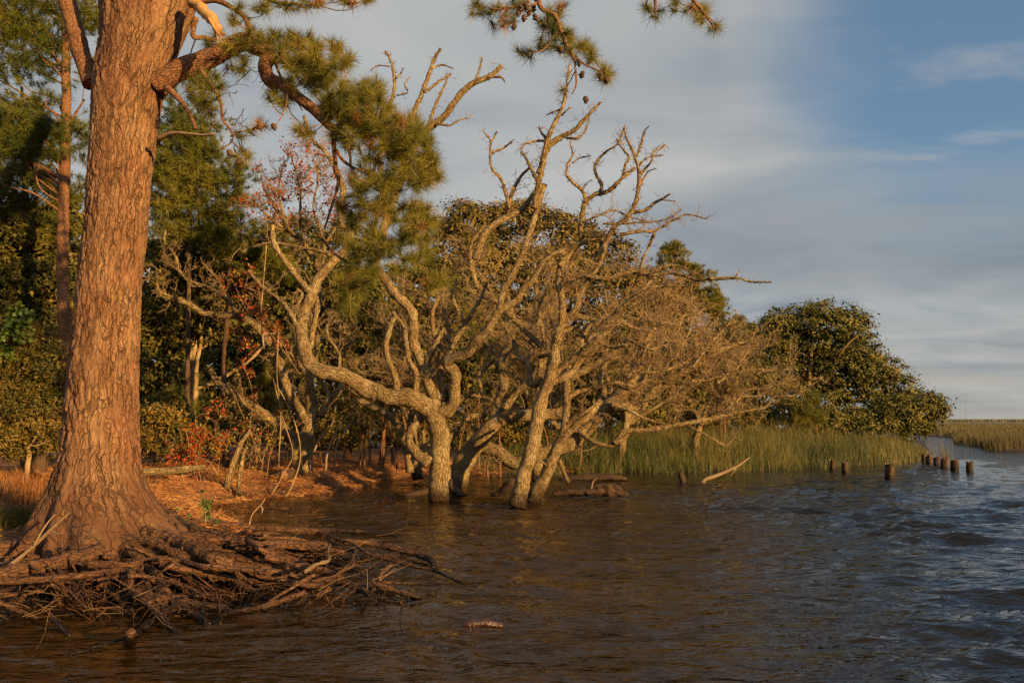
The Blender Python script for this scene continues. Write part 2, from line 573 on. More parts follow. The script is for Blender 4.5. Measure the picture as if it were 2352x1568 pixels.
def pine_bark():
    m, n, b = new_mat('pine_bark')
    p = geo_pos(n)
    tone = attr(n)                       # one value per bark plate
    deep = attr(n, 'depth')              # how deep in a furrow
    n1 = n.noise(n.scale(p, (1.5, 1.5, 0.6)), 1.6, 3, 0.6)
    fine = n.noise(n.scale(p, (30, 30, 12)), 1.0, 5, 0.7, 0.3)
    f = n.math('ADD', n.math('MULTIPLY', tone, 0.35), n.math('ADD', n.math('MULTIPLY', n1, 0.45), n.math('MULTIPLY', fine, 0.25)))
    c = n.ramp(f, [(0.30, (0.125, 0.060, 0.032)), (0.46, (0.215, 0.112, 0.060)), (0.60, (0.275, 0.155, 0.087)), (0.8, (0.35, 0.225, 0.13))])
    lv = n.new('ShaderNodeAttribute')
    lv.attribute_name = 'limb'
    lvv = lv.outputs['Vector']
    wob = n.new('ShaderNodeTexNoise')
    wob.inputs['Scale'].default_value = 7.0
    wob.inputs['Detail'].default_value = 4.0
    n.link(lvv, wob.inputs['Vector'])
    wv = n.vmath('ADD', lvv, n.vmath('MULTIPLY', wob.outputs['Color'], (0.10, 0.10, 0.20)))
    lines = None
    for sc, z, lo, hi, amt in ((16.0, 2.3, 0.008, 0.07, 0.9), (31.0, 8.0, 0.01, 0.10, 0.4)):
        vo = n.new('ShaderNodeTexVoronoi')
        vo.feature = 'DISTANCE_TO_EDGE'
        vo.inputs['Scale'].default_value = 1.0
        n.link(n.scale(wv, (sc, sc, z)), vo.inputs['Vector'])
        k = n.math('MULTIPLY', n.maprange(vo.outputs['Distance'], lo, hi, 1.0, 0.0), amt)
        lines = k if lines is None else n.math('MAXIMUM', lines, k)
    fadeout = n.maprange(n.noise(n.scale(lvv, (6, 6, 2.2)), 1.0, 3, 0.6), 0.34, 0.56, 0.25, 1.0)
    lines = n.math('MULTIPLY', lines, fadeout)
    deep = n.math('MAXIMUM', deep, lines)
    c = n.mix(n.math('MULTIPLY', deep, 0.82), c, (0.03, 0.015, 0.009))  # crevice colour, painted darker in place of furrow shadow
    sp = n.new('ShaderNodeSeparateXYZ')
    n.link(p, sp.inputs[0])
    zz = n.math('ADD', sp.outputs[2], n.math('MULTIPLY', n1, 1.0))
    c = n.mix(n.maprange(zz, 0.9, 2.1, 0.72, 0.0), c, (0.085, 0.042, 0.024))  # trunk foot coloured darker, standing in for the shade lying there
    pink = n.maprange(n.noise(p, 2.3, 3, 0.6), 0.5, 0.66)
    c = n.mix(n.math('MULTIPLY', pink, 0.22), c, (0.27, 0.10, 0.06))
    n.link(c, b.inputs['Base Color'])
    b.inputs['Roughness'].default_value = 0.8
    b.inputs['Specular IOR Level'].default_value = 0.2
    bm = n.new('ShaderNodeBump')
    bm.inputs['Strength'].default_value = 1.0
    bm.inputs['Distance'].default_value = 0.03
    n.link(n.math('SUBTRACT', n.math('ADD', n.math('MULTIPLY', fine, 0.5), n.math('MULTIPLY', n.noise(p, 150, 2), 0.2)), n.math('MULTIPLY', lines, 0.9)), bm.inputs['Height'])
    n.link(bm.outputs[0], b.inputs['Normal'])
    return m


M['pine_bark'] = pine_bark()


def ground_mat():
    m, n, b = new_mat('forest_soil')
    p = geo_pos(n)
    sp = n.new('ShaderNodeSeparateXYZ')
    n.link(p, sp.inputs[0])
    n1 = n.noise(p, 1.1, 5, 0.65)
    n2 = n.noise(n.scale(p, (9, 9, 9)), 1.0, 5, 0.7, 1.0)
    c = n.ramp(n.math('ADD', n.math('MULTIPLY', n1, 0.5), n.math('MULTIPLY', n2, 0.5)),
               [(0.36, (0.07, 0.03, 0.014)), (0.5, (0.20, 0.085, 0.035)), (0.64, (0.36, 0.18, 0.08))])
    far = n.maprange(sp.outputs[1], 38, 60)
    c = n.mix(far, c, (0.12, 0.10, 0.04))
    c = n.mix(n.maprange(sp.outputs[2], 0.05, 0.22, 1.0, 0.0), c, (0.018, 0.010, 0.006))
    n.link(c, b.inputs['Base Color'])
    b.inputs['Roughness'].default_value = 0.9
    bm = n.new('ShaderNodeBump')
    bm.inputs['Strength'].default_value = 0.8
    bm.inputs['Distance'].default_value = 0.04
    n.link(n2, bm.inputs['Height'])
    n.link(bm.outputs[0], b.inputs['Normal'])
    return m


def water_mat():
    m, n, b = new_mat('tannin_water')
    p = geo_pos(n)
    sp = n.new('ShaderNodeSeparateXYZ')
    n.link(p, sp.inputs[0])
    n1 = n.noise(n.scale(p, (0.75, 1.7, 1)), 3.0, 3, 0.5, 0.35)
    n2 = n.noise(n.scale(p, (0.8, 1.6, 1)), 12.0, 2, 0.5, 0.3)
    big = n.noise(p, 0.35, 2)
    # peat-brown shallows by the bank, dark deep water out to the right
    deep = n.maprange(n.math('SUBTRACT', sp.outputs[0], n.math('MULTIPLY', sp.outputs[1], 0.12)), -2.2, 3.5)
    c = n.mix(deep, n.ramp(big, [(0.35, (0.015, 0.0075, 0.0015)), (0.65, (0.045, 0.023, 0.0045))]), (0.006, 0.0055, 0.005))
    n.link(c, b.inputs['Base Color'])
    b.inputs['Roughness'].default_value = 0.02
    b.inputs['IOR'].default_value = 1.333
    b.inputs['Specular IOR Level'].default_value = 0.5
    bm = n.new('ShaderNodeBump')
    bm.inputs['Strength'].default_value = 1.0
    bm.inputs['Distance'].default_value = 0.08
    n.link(n.math('ADD', n1, n.math('MULTIPLY', n2, 0.11)), bm.inputs['Height'])
    n.link(bm.outputs[0], b.inputs['Normal'])
    return m


M['soil'] = ground_mat()
M['water'] = water_mat()

# ------------------------------------------------------------------ ground
def poly_dist(px_, py_, poly):
    """signed distance to a polygon, positive inside"""
    poly = np.asarray(poly, float)
    best = np.full(px_.shape, 1e9)
    inside = np.zeros(px_.shape, bool)
    for k in range(len(poly)):
        a = poly[k]
        b = poly[(k + 1) % len(poly)]
        e = b - a
        t = np.clip(((px_ - a[0]) * e[0] + (py_ - a[1]) * e[1]) / (e @ e + 1e-12), 0, 1)
        best = np.minimum(best, np.hypot(px_ - a[0] - t * e[0], py_ - a[1] - t * e[1]))
        if a[1] != b[1]:
            c = ((a[1] > py_) != (b[1] > py_)) & (px_ < (b[0] - a[0]) * (py_ - a[1]) / (b[1] - a[1]) + a[0])
            inside ^= c
    return np.where(inside, best, -best)


def g2(x, y):
    p = gp(x, y)
    return (p[0], p[1])


SHORE = [(-4000, -60), (60, -60), (60, -6), (4, -2.2), (-2.5, -1.5), (-5.2, 2.5)] + \
    [g2(*q) for q in ((-200, 1430), (0, 1392), (150, 1378), (320, 1368), (430, 1330), (520, 1280), (500, 1215), (415, 1180), (480, 1160),
                      (600, 1142), (700, 1134), (790, 1124), (850, 1102), (1000, 1090), (1150, 1086), (1500, 1085), (1800, 1077),
                      (2010, 1068), (2100, 1054), (2135, 1034), (2118, 1012))] + [(36, 80), (34, 150), (-4000, 220)]
MARSH = [g2(*q) for q in ((2152, 1003), (2188, 1006), (2192, 1021), (2252, 1028), (2268, 1036), (2352, 1040), (2800, 1046))] + \
    [(320, 80), (500, 225), (72, 225)]


def ground_z(x, y):
    x = np.asarray(x, float)
    y = np.asarray(y, float)
    s1 = poly_dist(x, y, SHORE)
    s2 = poly_dist(x, y, MARSH)
    s3 = y - 480
    near = np.clip((24 - y) / 8, 0, 1)
    sm = lambda t: np.clip(t, 0, 1) ** 2 * (3 - 2 * np.clip(t, 0, 1))
    p = np.stack([x.ravel() * 0.8, y.ravel() * 0.8, 0 * x.ravel()], 1)
    nz = fbm(p, 3, 5).reshape(x.shape)
    z1 = sm(s1 / 0.55) * (0.10 + 0.22 * near) + sm(s1 / 5) * 0.22 + nz * 0.07 * sm(s1 / 1.2)
    z2 = sm(s2 / 1.0) * 0.14
    z3 = sm(s3 / 6) * 0.2
    z = np.where(s1 > 0, z1, np.where(s2 > 0, z2, np.where(s3 > 0, z3, -0.6 * sm(-np.maximum(s1, s2) / 2.5) - 0.02)))
    return z


def axis(*segs):
    return np.unique(np.round(np.concatenate([np.linspace(a, b, n) for a, b, n in segs]), 4))


gx = axis((-4000, -200, 10), (-200, -40, 20), (-40, -12, 30), (-12, 4, 80), (4, 14, 30), (14, 50, 40), (50, 300, 30), (300, 4000, 12))
gy = axis((-60, -2, 12), (-2, 5, 14), (5, 18, 80), (18, 50, 45), (50, 150, 30), (150, 560, 30), (560, 6000, 14))
GX, GY = np.meshgrid(gx, gy)
GZ = ground_z(GX, GY)
nx, ny = len(gx), len(gy)
i = np.arange(ny - 1)[:, None] * nx + np.arange(nx - 1)[None, :]
mb = MB()
mb.add(np.stack([GX, GY, GZ], -1).reshape(-1, 3), np.stack([i, i + 1, i + nx + 1, i + nx], -1).reshape(-1, 4))
tag(mb.build('ground', M['soil']), kind='structure')

# ------------------------------------------------------------------ water
rng = np.random.default_rng(3)
ys = np.concatenate([np.linspace(1740, 1304, 120), np.linspace(1301, 1040, 190), np.linspace(1038, 972, 36)])
Yr = 1.7 * FPX / (ys - 962) * 1.0
us = np.linspace(-0.75, 0.72, 400)
WX = Yr[:, None] * us[None, :]
WY = np.repeat(Yr[:, None], len(us), 1)
H = np.zeros_like(WX)
sh = poly_dist(WX, WY, SHORE)
expo = np.clip((WX + 1.5) / 7, 0, 1) * 0.3 + 0.75           # sheltered on the left, open on the right
expo *= np.clip(-sh / 2.0, 0.25, 1)
cell = np.abs(np.gradient(Yr))[:, None] + 0 * WX
for k in range(60):
    lam = 0.20 * (6.5 ** (rng.random() ** 1.2))
    th = R(252) + rng.normal(0, 0.36)
    kx, ky = math.cos(th) * 2 * math.pi / lam, math.sin(th) * 2 * math.pi / lam
    ph = rng.random() * 6.28
    fade = np.clip((lam / np.maximum(cell, 1e-3) - 1.8) / 1.5, 0, 1)
    amp = 0.0066 * lam ** 0.85
    H += amp * fade * np.sin(WX * kx + WY * ky + ph + 0.6 * np.sin(WX * kx * 0.21 + ph * 3))
p = np.stack([WX.ravel() * 0.5, WY.ravel() * 0.5, 0 * WX.ravel()], 1)
gust = 0.75 + 0.5 * vnoise(p, 9).reshape(H.shape)
H = H * expo * gust
H = H + 3.0 * np.maximum(H, 0) ** 2                          # crests sharper than troughs
WZ = H
mb = MB()
nr, nc = WX.shape
i = np.arange(nr - 1)[:, None] * nc + np.arange(nc - 1)[None, :]
mb.add(np.stack([WX, WY, WZ], -1).reshape(-1, 3), np.stack([i, i + 1, i + nc + 1, i + nc], -1).reshape(-1, 4))
# calm outer water: near strip, both sides and the far reach
a0, b0 = Yr[0], Yr[-1]
L0, L1, R0, R1 = -a0 * 0.75, -b0 * 0.75, a0 * 0.72, b0 * 0.72
mb.add([(-4000, -60, -.02), (4000, -60, -.02), (4000, a0, -.02), (R0, a0, -.02), (L0, a0, -.02), (-4000, a0, -.02)], t=[(0, 1, 2), (0, 2, 3), (0, 3, 4), (0, 4, 5)])
mb.add([(-4000, a0, -.02), (L0, a0, -.02), (L1, b0, -.02), (-4000, b0, -.02)], [(0, 1, 2, 3)])
mb.add([(R0, a0, -.02), (60, a0, -.02), (4000, a0, -.02), (4000, b0, -.02), (R1, b0, -.02)], t=[(0, 1, 4), (1, 2, 4), (2, 3, 4)])
mb.add([(R1, b0, -.02), (4000, b0, -.02), (4000, 7000, -.02), (-4000, 7000, -.02), (L1, b0, -.02)], t=[(0, 1, 2), (0, 2, 3), (0, 3, 4)])
tag(mb.build('water', M['water']), kind='structure')



# ------------------------------------------------------------------ plants: shared pieces
def frames(d, rng):
    """two vectors across each direction d"""
    a = unit(np.cross(d, unit(rng.normal(size=d.shape))))
    return a, np.cross(d, a)


def leaves(mb, C, out, size, rng, aspect=0.5, tone=None, bias=0.5):
    """one rhombus leaf, slightly folded, at each point of C; out = outward direction"""
    n = len(C)
    nrm = unit(out * (bias + .3) + rng.normal(size=(n, 3)) * 0.5 + np.array([0, 0, 0.35]))
    a, b = frames(nrm, rng)
    L = size * rng.uniform(0.45, 1.5, n)[:, None]
    W = L * aspect
    v = np.stack([C - a * L * 0.5, C + b * W * 0.5 + nrm * W * 0.12, C + a * L * 0.5, C - b * W * 0.5 + nrm * W * 0.12], 1)
    q = np.arange(n * 4).reshape(-1, 4)
    c = rng.random(n) if tone is None else np.clip(tone + rng.normal(0, 0.12, n), 0, 1)
    mb.add(v.reshape(-1, 3), q, c=np.repeat(c, 4))


def tufts(mb, C, D, rng, length=0.16, n=60, width=0.0035, spread=1.0, tone=None):
    """a brush of pine needles at each point C round direction D"""
    m = len(C)
    d = D[:, None, :] * rng.uniform(0.15, 1.1, (m, n, 1)) + rng.normal(size=(m, n, 3)) * 0.62 * spread
    d = unit(d)
    L = length * rng.uniform(0.7, 1.1, (m, n, 1))
    base = C[:, None, :] - D[:, None, :] * rng.uniform(-0.02, 0.55, (m, n, 1)) * length
    side = unit(np.cross(d, rng.normal(size=(m, n, 3)))) * width * 0.5
    tip = base + d * L + np.array([0, 0, -0.10]) * L * L / length
    v = np.stack([base - side, base + side, tip], 2).reshape(-1, 3)
    t = np.arange(m * n * 3).reshape(-1, 3)
    tn = rng.random(m) if tone is None else tone
    c = np.clip(tn[:, None] * 0.7 + rng.random((m, n)) * 0.35, 0, 1)
    mb.add(v, t=t, c=np.repeat(c.ravel(), 3))


def lobe_points(lobes, n, rng, Y, inner=0.55, clumps=None, spread=0.30, back=0.35):
    """points in leafy clumps on the shells of rounded lobes given as (x, y, rx, ry[, dY]) in the picture at distance Y"""
    ar = np.array([l[2] * l[3] for l in lobes], float)
    k = rng.choice(len(lobes), clumps or max(8, n // 50), p=ar / ar.sum())
    C, O = [], []
    for j in k:
        l = lobes[j]
        yy = Y + (l[4] if len(l) > 4 else 0)
        c = at(l[0], l[1], yy)
        sx = l[2] / FPX * yy
        sz = l[3] / FPX * yy
        sy = (sx + sz) * 0.5
        d = unit(rng.normal(size=3))
        if d[1] > 0 and rng.random() > back:
            d[1] = -d[1]
        if d[2] < -0.3 and rng.random() < 0.5:
            d[2] = -d[2]
        r = rng.uniform(inner, 1.0) ** 0.6
        r *= 1 + 0.16 * float(vnoise(np.array([d * 2.3 + j * 7.1]), 3)[0])
        C.append(c + d * np.array([sx, sy, sz]) * r)
        O.append(d)
    C = np.array(C)
    O = np.array(O)
    m = max(1, n // len(C))
    idx = np.repeat(np.arange(len(C)), m)
    tone = rng.random(len(C))
    sz = spread * rng.uniform(0.5, 1.3, len(C))
    P = C[idx] + rng.normal(size=(len(idx), 3)) * np.array([1, 1, 0.55]) * sz[idx][:, None] * 0.6
    return P, O[idx], tone[idx], C, O


def grow(lines, P, d, L, r, depth, rng, n=6, wig=0.5, up=0.15, kids=3, ratio=0.5, tipr=0.35):
    """a crooked branch with side twigs; appended to lines"""
    pts = [P]
    dirs = [d]
    seg = L / (n - 1)
    for k in range(n - 1):
        d = d + rng.normal(size=3) * wig
        d[2] += up
        d = d / np.linalg.norm(d)
        P = P + d * seg
        pts.append(P)
        dirs.append(d)
    pts = np.array(pts)
    lines.append((pts, max(r, 0.0032), max(0.0026, r * tipr)))
    if depth > 0:
        for k in range(kids):
            t = rng.uniform(0.25, 1.0)
            j = min(n - 1, int(t * (n - 1)))
            c = dirs[j] + rng.normal(size=3) * 0.75
            c[2] += 0.1
            c = c / np.linalg.norm(c)
            grow(lines, pts[j], c, L * ratio * rng.uniform(0.6, 1.2), max(0.002, r * 0.55), depth - 1, rng,
                 max(4, n - 2), wig, up, kids, ratio, tipr)


def limb_pts(c, pts, Y0, Y1, wob=0.0, rng=None):
    """drawing coordinates with a run of distances -> points in the place"""
    n = len(pts)
    seg = [0.0]
    for k in range(1, n):
        seg.append(seg[-1] + math.dist(pts[k], pts[k - 1]))
    out = []
    ph = rng.uniform(0, 6.28) if rng is not None else 0
    for k, (x, y) in enumerate(pts):
        t = seg[k] / seg[-1]
        out.append(at(x, y, Y0 + (Y1 - Y0) * t + wob * math.sin(t * 5 + ph) * min(1, t * 3), c))
    return np.array(out)


def widths(c, w0, w1, P):
    n = len(P)
    t = np.linspace(0, 1, n)
    return (w0 * (1 - t) + w1 * t) * 0.5 * sw(c) / FPX * P[:, 1]

# ------------------------------------------------------------------ the big pine on the bank
PY = 8.9
pine = empty('pine_tree', gp(262, 1262, 0.3), 'huge old pine with furrowed orange bark standing on exposed roots at the left', 'pine tree')
rng = np.random.default_rng(11)
prof = [(-420, 250, 60), (-250, 290, 110), (-120, 325, 200), (-40, 338, 244), (0, 341, 238), (50, 334, 216), (100, 322, 195), (150, 308, 182), (216, 293, 169), (324, 283, 154), (432, 271, 149), (540, 266, 146), (589, 258, 146), (661, 250, 147), (733, 245, 151), (805, 240, 156), (877, 236, 161), (949, 233, 167), (1021, 230, 175), (1076, 225, 190), (1112, 226, 216), (1148, 229, 250), (1184, 234, 288), (1215, 241, 325), (1250, 255, 375), (1290, 275, 440)]
prof = prof[::-1]
hh, cxs, rr = [], [], []
for y, cx, wd in prof:
    p0 = at(cx, y, PY)
    hh.append(p0[2])
    cxs.append(p0[0])
    rr.append(wd / 2 / FPX * PY)
hs = np.linspace(hh[0], hh[-1], 620)
rad = np.interp(hs, hh, rr)
cxx = np.interp(hs, hh, cxs)
ker = np.hanning(31)
ker /= ker.sum()
sm_ = lambda a: np.convolve(np.pad(a, 15, mode='edge'), ker, 'valid')
rad, cxx = sm_(rad), sm_(cxx)
NA = 200
ang = np.linspace(0, 2 * math.pi, NA, endpoint=False)
AA, HH = np.meshgrid(ang, hs)
RR = np.repeat(rad[:, None], NA, 1)
flare = np.clip((1.05 - (hs - hs[0])) / 1.05, 0, 1)[:, None] ** 1.3
but = 0.5 + 0.5 * np.cos(AA * 5 + 1.0 + 0.8 * np.sin(AA * 2 + 0.5))
RR = RR * (1 + flare * (0.36 * (but - 0.5) + 0.10 * np.cos(AA * 11 + 2)))
lowf = fbm(np.stack([np.cos(AA).ravel() * 1.2, np.sin(AA).ravel() * 1.2, HH.ravel() * 0.9], 1), 3, 21).reshape(AA.shape)
RR = RR * (0.95 + 0.015 * lowf + 0.05 * flare * lowf)
# bark plates
rr_ref = 0.38
q = np.stack([np.cos(AA).ravel() * rr_ref, np.sin(AA).ravel() * rr_ref, HH.ravel()], 1)
wq = q + np.stack([fbm(q * 9, 2, 31), fbm(q * 9, 2, 35), fbm(q * 6, 2, 39)], 1) * np.array([0.022, 0.022, 0.06])
f1, f2, cid = worley(wq * np.array([12.5, 12.5, 3.1]), 41)
g1, g2_, cid2 = worley(wq * np.array([27, 27, 9.5]) + 5.3, 51)
crack = np.clip(1.1 - (f2 - f1) / 0.24, 0, 1) * np.clip(0.95 + 0.7 * fbm(q * np.array([5, 5, 2.5]), 3, 77), 0.35, 1.2)
crack2 = np.clip(1 - (g2_ - g1) / 0.20, 0, 1)
left = np.clip(0.6 + 0.5 * (-np.cos(AA.ravel())), 0.45, 1.1)       # furrows run deeper and darker on the left side
lowd = np.clip(1.5 - 0.16 * (q[:, 2] - 0.3), 0.75, 1.5)
disp = (-0.022 * crack ** 1.3 * left * lowd - 0.006 * crack2 ** 1.4 + 0.010 * (cid - 0.5) * left + 0.007 * (cid2 - 0.5)
        + 0.004 * fbm(q * 40, 2, 61))
# plates overlap like scales: each is proud at its lower edge
disp += 0.006 * (1 - np.clip(f1, 0, 1))
RB = RR + disp.reshape(AA.shape)
vx = cxx[:, None] + RB * np.cos(AA)
vy = PY + RB * np.sin(AA) * np.interp(hs, [hh[0], 1.2, 4.4, hh[-1]], [1, 1, 0.8, 0.8])[:, None]
V = np.stack([vx, vy, HH], -1).reshape(-1, 3)
i = np.arange(len(hs) - 1)[:, None] * NA
j = np.arange(NA)[None, :]
j2 = (j + 1) % NA
Q = np.stack([i + j, i + j2, i + NA + j2, i + NA + j], -1).reshape(-1, 4)
mb = MB()
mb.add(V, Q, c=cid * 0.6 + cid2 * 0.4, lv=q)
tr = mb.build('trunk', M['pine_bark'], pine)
ad = tr.data.attributes.new('depth', 'FLOAT', 'POINT')
ad.data.foreach_set('value', np.clip(crack ** 2 * left * (0.55 + 0.3 * fbm(q * 5, 2, 66)), 0, 1).astype(np.float32))

skeleton = []          # nodes that needles may hang from


def pine_limb(name, c, pts, w0, w1, Y0, Y1, mat='limb', lump=0.10, seg=12, skel=True, parent=pine, taper=False):
    P = limb_pts(c, pts, Y0, Y1)
    m = MB()
    PP, Rr, T, L = m.tube(P, widths(c, w0, w1, P), seg=seg, lump=lump, lf=9, taper_end=taper, step=0.03)
    o = m.build(name, M[mat], parent)
    if skel:
        skeleton.extend([tuple(x) for x in PP[::3]])
    return o


pine_limb('branch', '1', [(1000, 560), (1080, 490), (1180, 430), (1330, 380), (1480, 300), (1560, 268), (1640, 300), (1725, 350), (1688, 420), (1720, 510), (1800, 540), (1900, 620),
                          (1980, 680), (2060, 760), (2110, 810), (2180, 822)], 150, 48, 8.85, 8.6)
skeleton_start = len(skeleton)
pine_limb('branch', 'B', [(850, 790), (800, 870), (805, 980), (815, 1100), (835, 1200), (810, 1310), (770, 1430), (730, 1560)], 48, 16, 8.6, 8.8)
pine_limb('branch', 'B', [(840, 790), (890, 900), (925, 1000), (930, 1100), (980, 1180), (1080, 1240), (1200, 1310), (1330, 1400)], 26, 10, 8.6, 8.9)
pine_limb('branch', 'B', [(860, 740), (930, 800), (1010, 850), (1120, 860), (1260, 900), (1400, 960), (1540, 1010), (1620, 1060)], 34, 8, 8.6, 8.8)
pine_limb('branch', 'B', [(820, 960), (870, 1040), (960, 1100), (1100, 1140), (1250, 1180), (1400, 1200), (1580, 1230)], 28, 8, 8.7, 9.0)
pine_limb('branch', 'B', [(850, 770), (810, 640), (770, 540), (720, 470), (620, 390), (540, 340)], 42, 14, 8.6, 9.1)
pine_limb('branch', 'B', [(760, 560), (830, 520), (930, 540), (1040, 560), (1130, 540)], 18, 8, 8.8, 8.8)
pine_limb('branch', 'B', [(560, 360), (660, 350), (760, 320), (850, 290), (930, 240)], 16, 7, 9.0, 8.8)
pine_limb('branch', 'B', [(310, 300), (380, 290), (470, 290), (540, 340)], 22, 12, 8.7, 9.0)
pine_limb('branch', 'B', [(430, 480), (440, 580), (400, 700), (350, 780)], 20, 6, 8.65, 8.5)
pine_limb('branch', 'B', [(355, 300), (380, 370), (420, 440), (500, 560), (560, 660)], 24, 9, 8.7, 8.9)
pine_limb('branch', '5', [(600, 60), (780, 260), (900, 330), (1000, 440), (1000, 560)], 26, 8, 8.8, 9.1)
pine_limb('branch', '5', [(1090, 0), (1180, 140), (1320, 260), (1500, 350), (1700, 480)], 22, 8, 8.9, 9.2)
pine_limb('branch', '1', [(1240, 20), (1300, 8), (1380, 5), (1480, 50), (1560, 110), (1585, 180), (1610, 260)], 40, 26, 8.9, 8.8)
pine_limb('branch', '1', [(1060, 555), (1150, 640), (1210, 730), (1250, 820)], 46, 18, 8.7, 8.5, skel=False)
pine_limb('branch', '1', [(1250, 110), (1230, 200), (1240, 240), (1300, 240), (1380, 260)], 40, 26, 9.0, 9.2)
pine_limb('branch', '1', [(1280, 440), (1360, 560), (1410, 660), (1420, 760), (1470, 830), (1480, 900), (1400, 960)], 26, 8, 8.7, 8.6)
pine_limb('branch', '1', [(1470, 870), (1540, 840), (1620, 820), (1680, 790)], 11, 5, 8.6, 8.5)
pine_limb('branch', '1', [(1470, 890), (1540, 960), (1600, 970)], 10, 5, 8.6, 8.5)
pine_limb('branch', '1', [(590, 540), (555, 430), (520, 350), (480, 200), (455, 100), (430, 0), (400, -140)], 120, 100, 9.0, 9.3, mat='limb', skel=False)
pine_limb('branch', '1', [(1010, 885), (1100, 850), (1200, 855), (1300, 862), (1370, 852)], 30, 14, 8.6, 8.2, mat='deadwood', lump=0.2, seg=8, skel=False, taper=True)['label'] = 'pale bare broken stick'
# the upper leaders and the boughs that hang into the picture from above
pine_limb('branch', 'D', [(400, -60), (470, -160), (560, -260), (640, -420)], 90, 50, 8.9, 8.9, skel=False)
pine_limb('branch', 'D', [(490, -190), (700, -230), (960, -180), (1130, -90), (1235, 0)], 40, 15, 8.9, 8.5, skel=False)
pine_limb('branch', '4', [(1340, 0), (1370, 60), (1450, 100), (1490, 200), (1530, 290), (1570, 370), (1582, 450), (1585, 540), (1560, 600)], 36, 8, 8.5, 8.4)
pine_limb('branch', '4', [(1345, 15), (1280, 45), (1200, 90), (1080, 140)], 18, 7, 8.5, 8.3)
pine_limb('branch', '4', [(1290, 10), (1180, 50), (1060, 60), (980, 30)], 18, 7, 8.5, 8.6)
pine_limb('branch', '4', [(1480, 190), (1430, 250), (1370, 320), (1290, 340)], 14, 5, 8.5, 8.3)
pine_limb('branch', '4', [(1540, 320), (1620, 400), (1700, 440), (1790, 470)], 16, 6, 8.45, 8.4)
pine_limb('branch', 'D', [(1130, -90), (1300, -130), (1450, -60), (1500, -10), (1505, 30)], 16, 6, 8.6, 8.3, skel=True)
pine_limb('branch', 'D', [(1400, -85), (1530, -60), (1600, 10), (1640, 62)], 12, 5, 8.5, 8.3, skel=True)
pine_limb('branch', 'D', [(700, -230), (760, -100), (785, -10), (810, 8)], 14, 6, 8.8, 8.5)
pine_limb('branch', 'D', [(560, -60), (620, 0), (690, 10)], 14, 6, 8.9, 8.7)

# broken limb with splinters
bb = pine_limb('broken_branch', '1', [(1235, 15), (1290, 55), (1350, 120), (1395, 190)], 84, 54, 8.55, 8.25, mat='splinter', lump=0.3, skel=False)
bb['label'] = 'snapped pale splintered limb'
bb['_loc'] = list(pine['_loc'])
for k in range(22):
    a = rng.uniform(-24, 24)
    m = MB()
    P = limb_pts('1', [(1350 + a, 120 + a * .3), (1390 + a * 0.7, 190 - a * .2), (1425 + a + rng.uniform(-12, 12), 240 + rng.uniform(-25, 45))], 8.3 + a * 0.003, 8.15)
    m.tube(P, np.array([0.011, 0.007, 0.0015]), seg=5, lump=0.2, cap=True, step=0.04)
    m.build('splinter', M['splinter'], bb)

# needle tufts: (x, y, rx, ry, how many)
TUFTS = [(600, 95, 50, 35, 16), (680, 115, 60, 40, 30), (760, 130, 50, 35, 20), (720, 175, 50, 35, 20), (830, 205, 55, 25, 22), (780, 240, 50, 35, 22),
         (650, 220, 35, 40, 10), (850, 265, 60, 35, 26), (930, 290, 45, 30, 18), (955, 335, 48, 30, 18), (880, 330, 60, 40, 26), (980, 390, 36, 32, 18),
         (925, 410, 60, 35, 22), (800, 300, 50, 40, 14), (850, 400, 50, 40, 16), (830, 470, 60, 35, 14), (900, 480, 50, 35, 12), (965, 500, 38, 36, 18),
         (820, 540, 60, 50, 18), (955, 560, 42, 40, 18), (880, 590, 70, 40, 16), (1000, 645, 28, 20, 6), (820, 640, 50, 40, 14), (790, 690, 30, 22, 7),
         (695, 300, 20, 16, 3), (560, 40, 50, 30, 7), (650, 15, 50, 20, 8), (510, 90, 40, 30, 10), (540, 150, 35, 30, 7), (470, 190, 50, 35, 14),
         (480, 240, 50, 30, 9), (575, 300, 35, 15, 3), (600, 285, 12, 12, 2), (560, 350, 25, 20, 4), (700, 5, 60, 12, 6),
         (1110, 25, 40, 20, 8), (1160, 50, 36, 18, 6), (1180, 5, 30, 15, 5), (1250, 50, 36, 26, 9), (1300, 85, 36, 32, 14), (1345, 120, 32, 22, 12),
         (1380, 168, 22, 18, 7), (1205, 120, 20, 16, 4), (1240, 100, 20, 15, 3), (1292, 205, 7, 7, 1), (1290, 15, 30, 20, 4), (1495, 25, 16, 28, 5),
         (1560, 8, 30, 18, 5), (1605, 35, 32, 22, 8), (1638, 62, 16, 10, 3), (785, 0, 36, 8, 4), (850, 0, 18, 6, 2)]
tv = []
for v in range(6):
    m = MB()
    tufts(m, np.zeros((1, 3)), np.array([[0, 0, 1.0]]), rng, 0.18, 120, 0.0048, 0.9, tone=np.array([v / 6.0 + 0.05]))
    o = m.build('needle_tuft', M['needle'], None, smooth=False)
    tv.append(o.data)
    if v == 5:
        o.data.materials[0] = M['needle_dead']
    bpy.data.objects.remove(o)
skel = np.array(skeleton)
targets = []
for x, y, rx, ry, n in TUFTS:
    for k in range(int(n * (1.7 if y > 60 and 590 < x < 1050 else 1.15))):
        a = rng.uniform(0, 6.28)
        r = rng.uniform(0, 1) ** 0.5
        targets.append(at(x + rx * r * math.cos(a), y + ry * r * math.sin(a), 8.75 + rng.normal(0, 0.33)))
targets = np.array(targets)
dmin = np.array([np.min(((skel - t) ** 2).sum(1)) for t in targets])
lines = []
tuft_at = []
nodes = skel.copy()
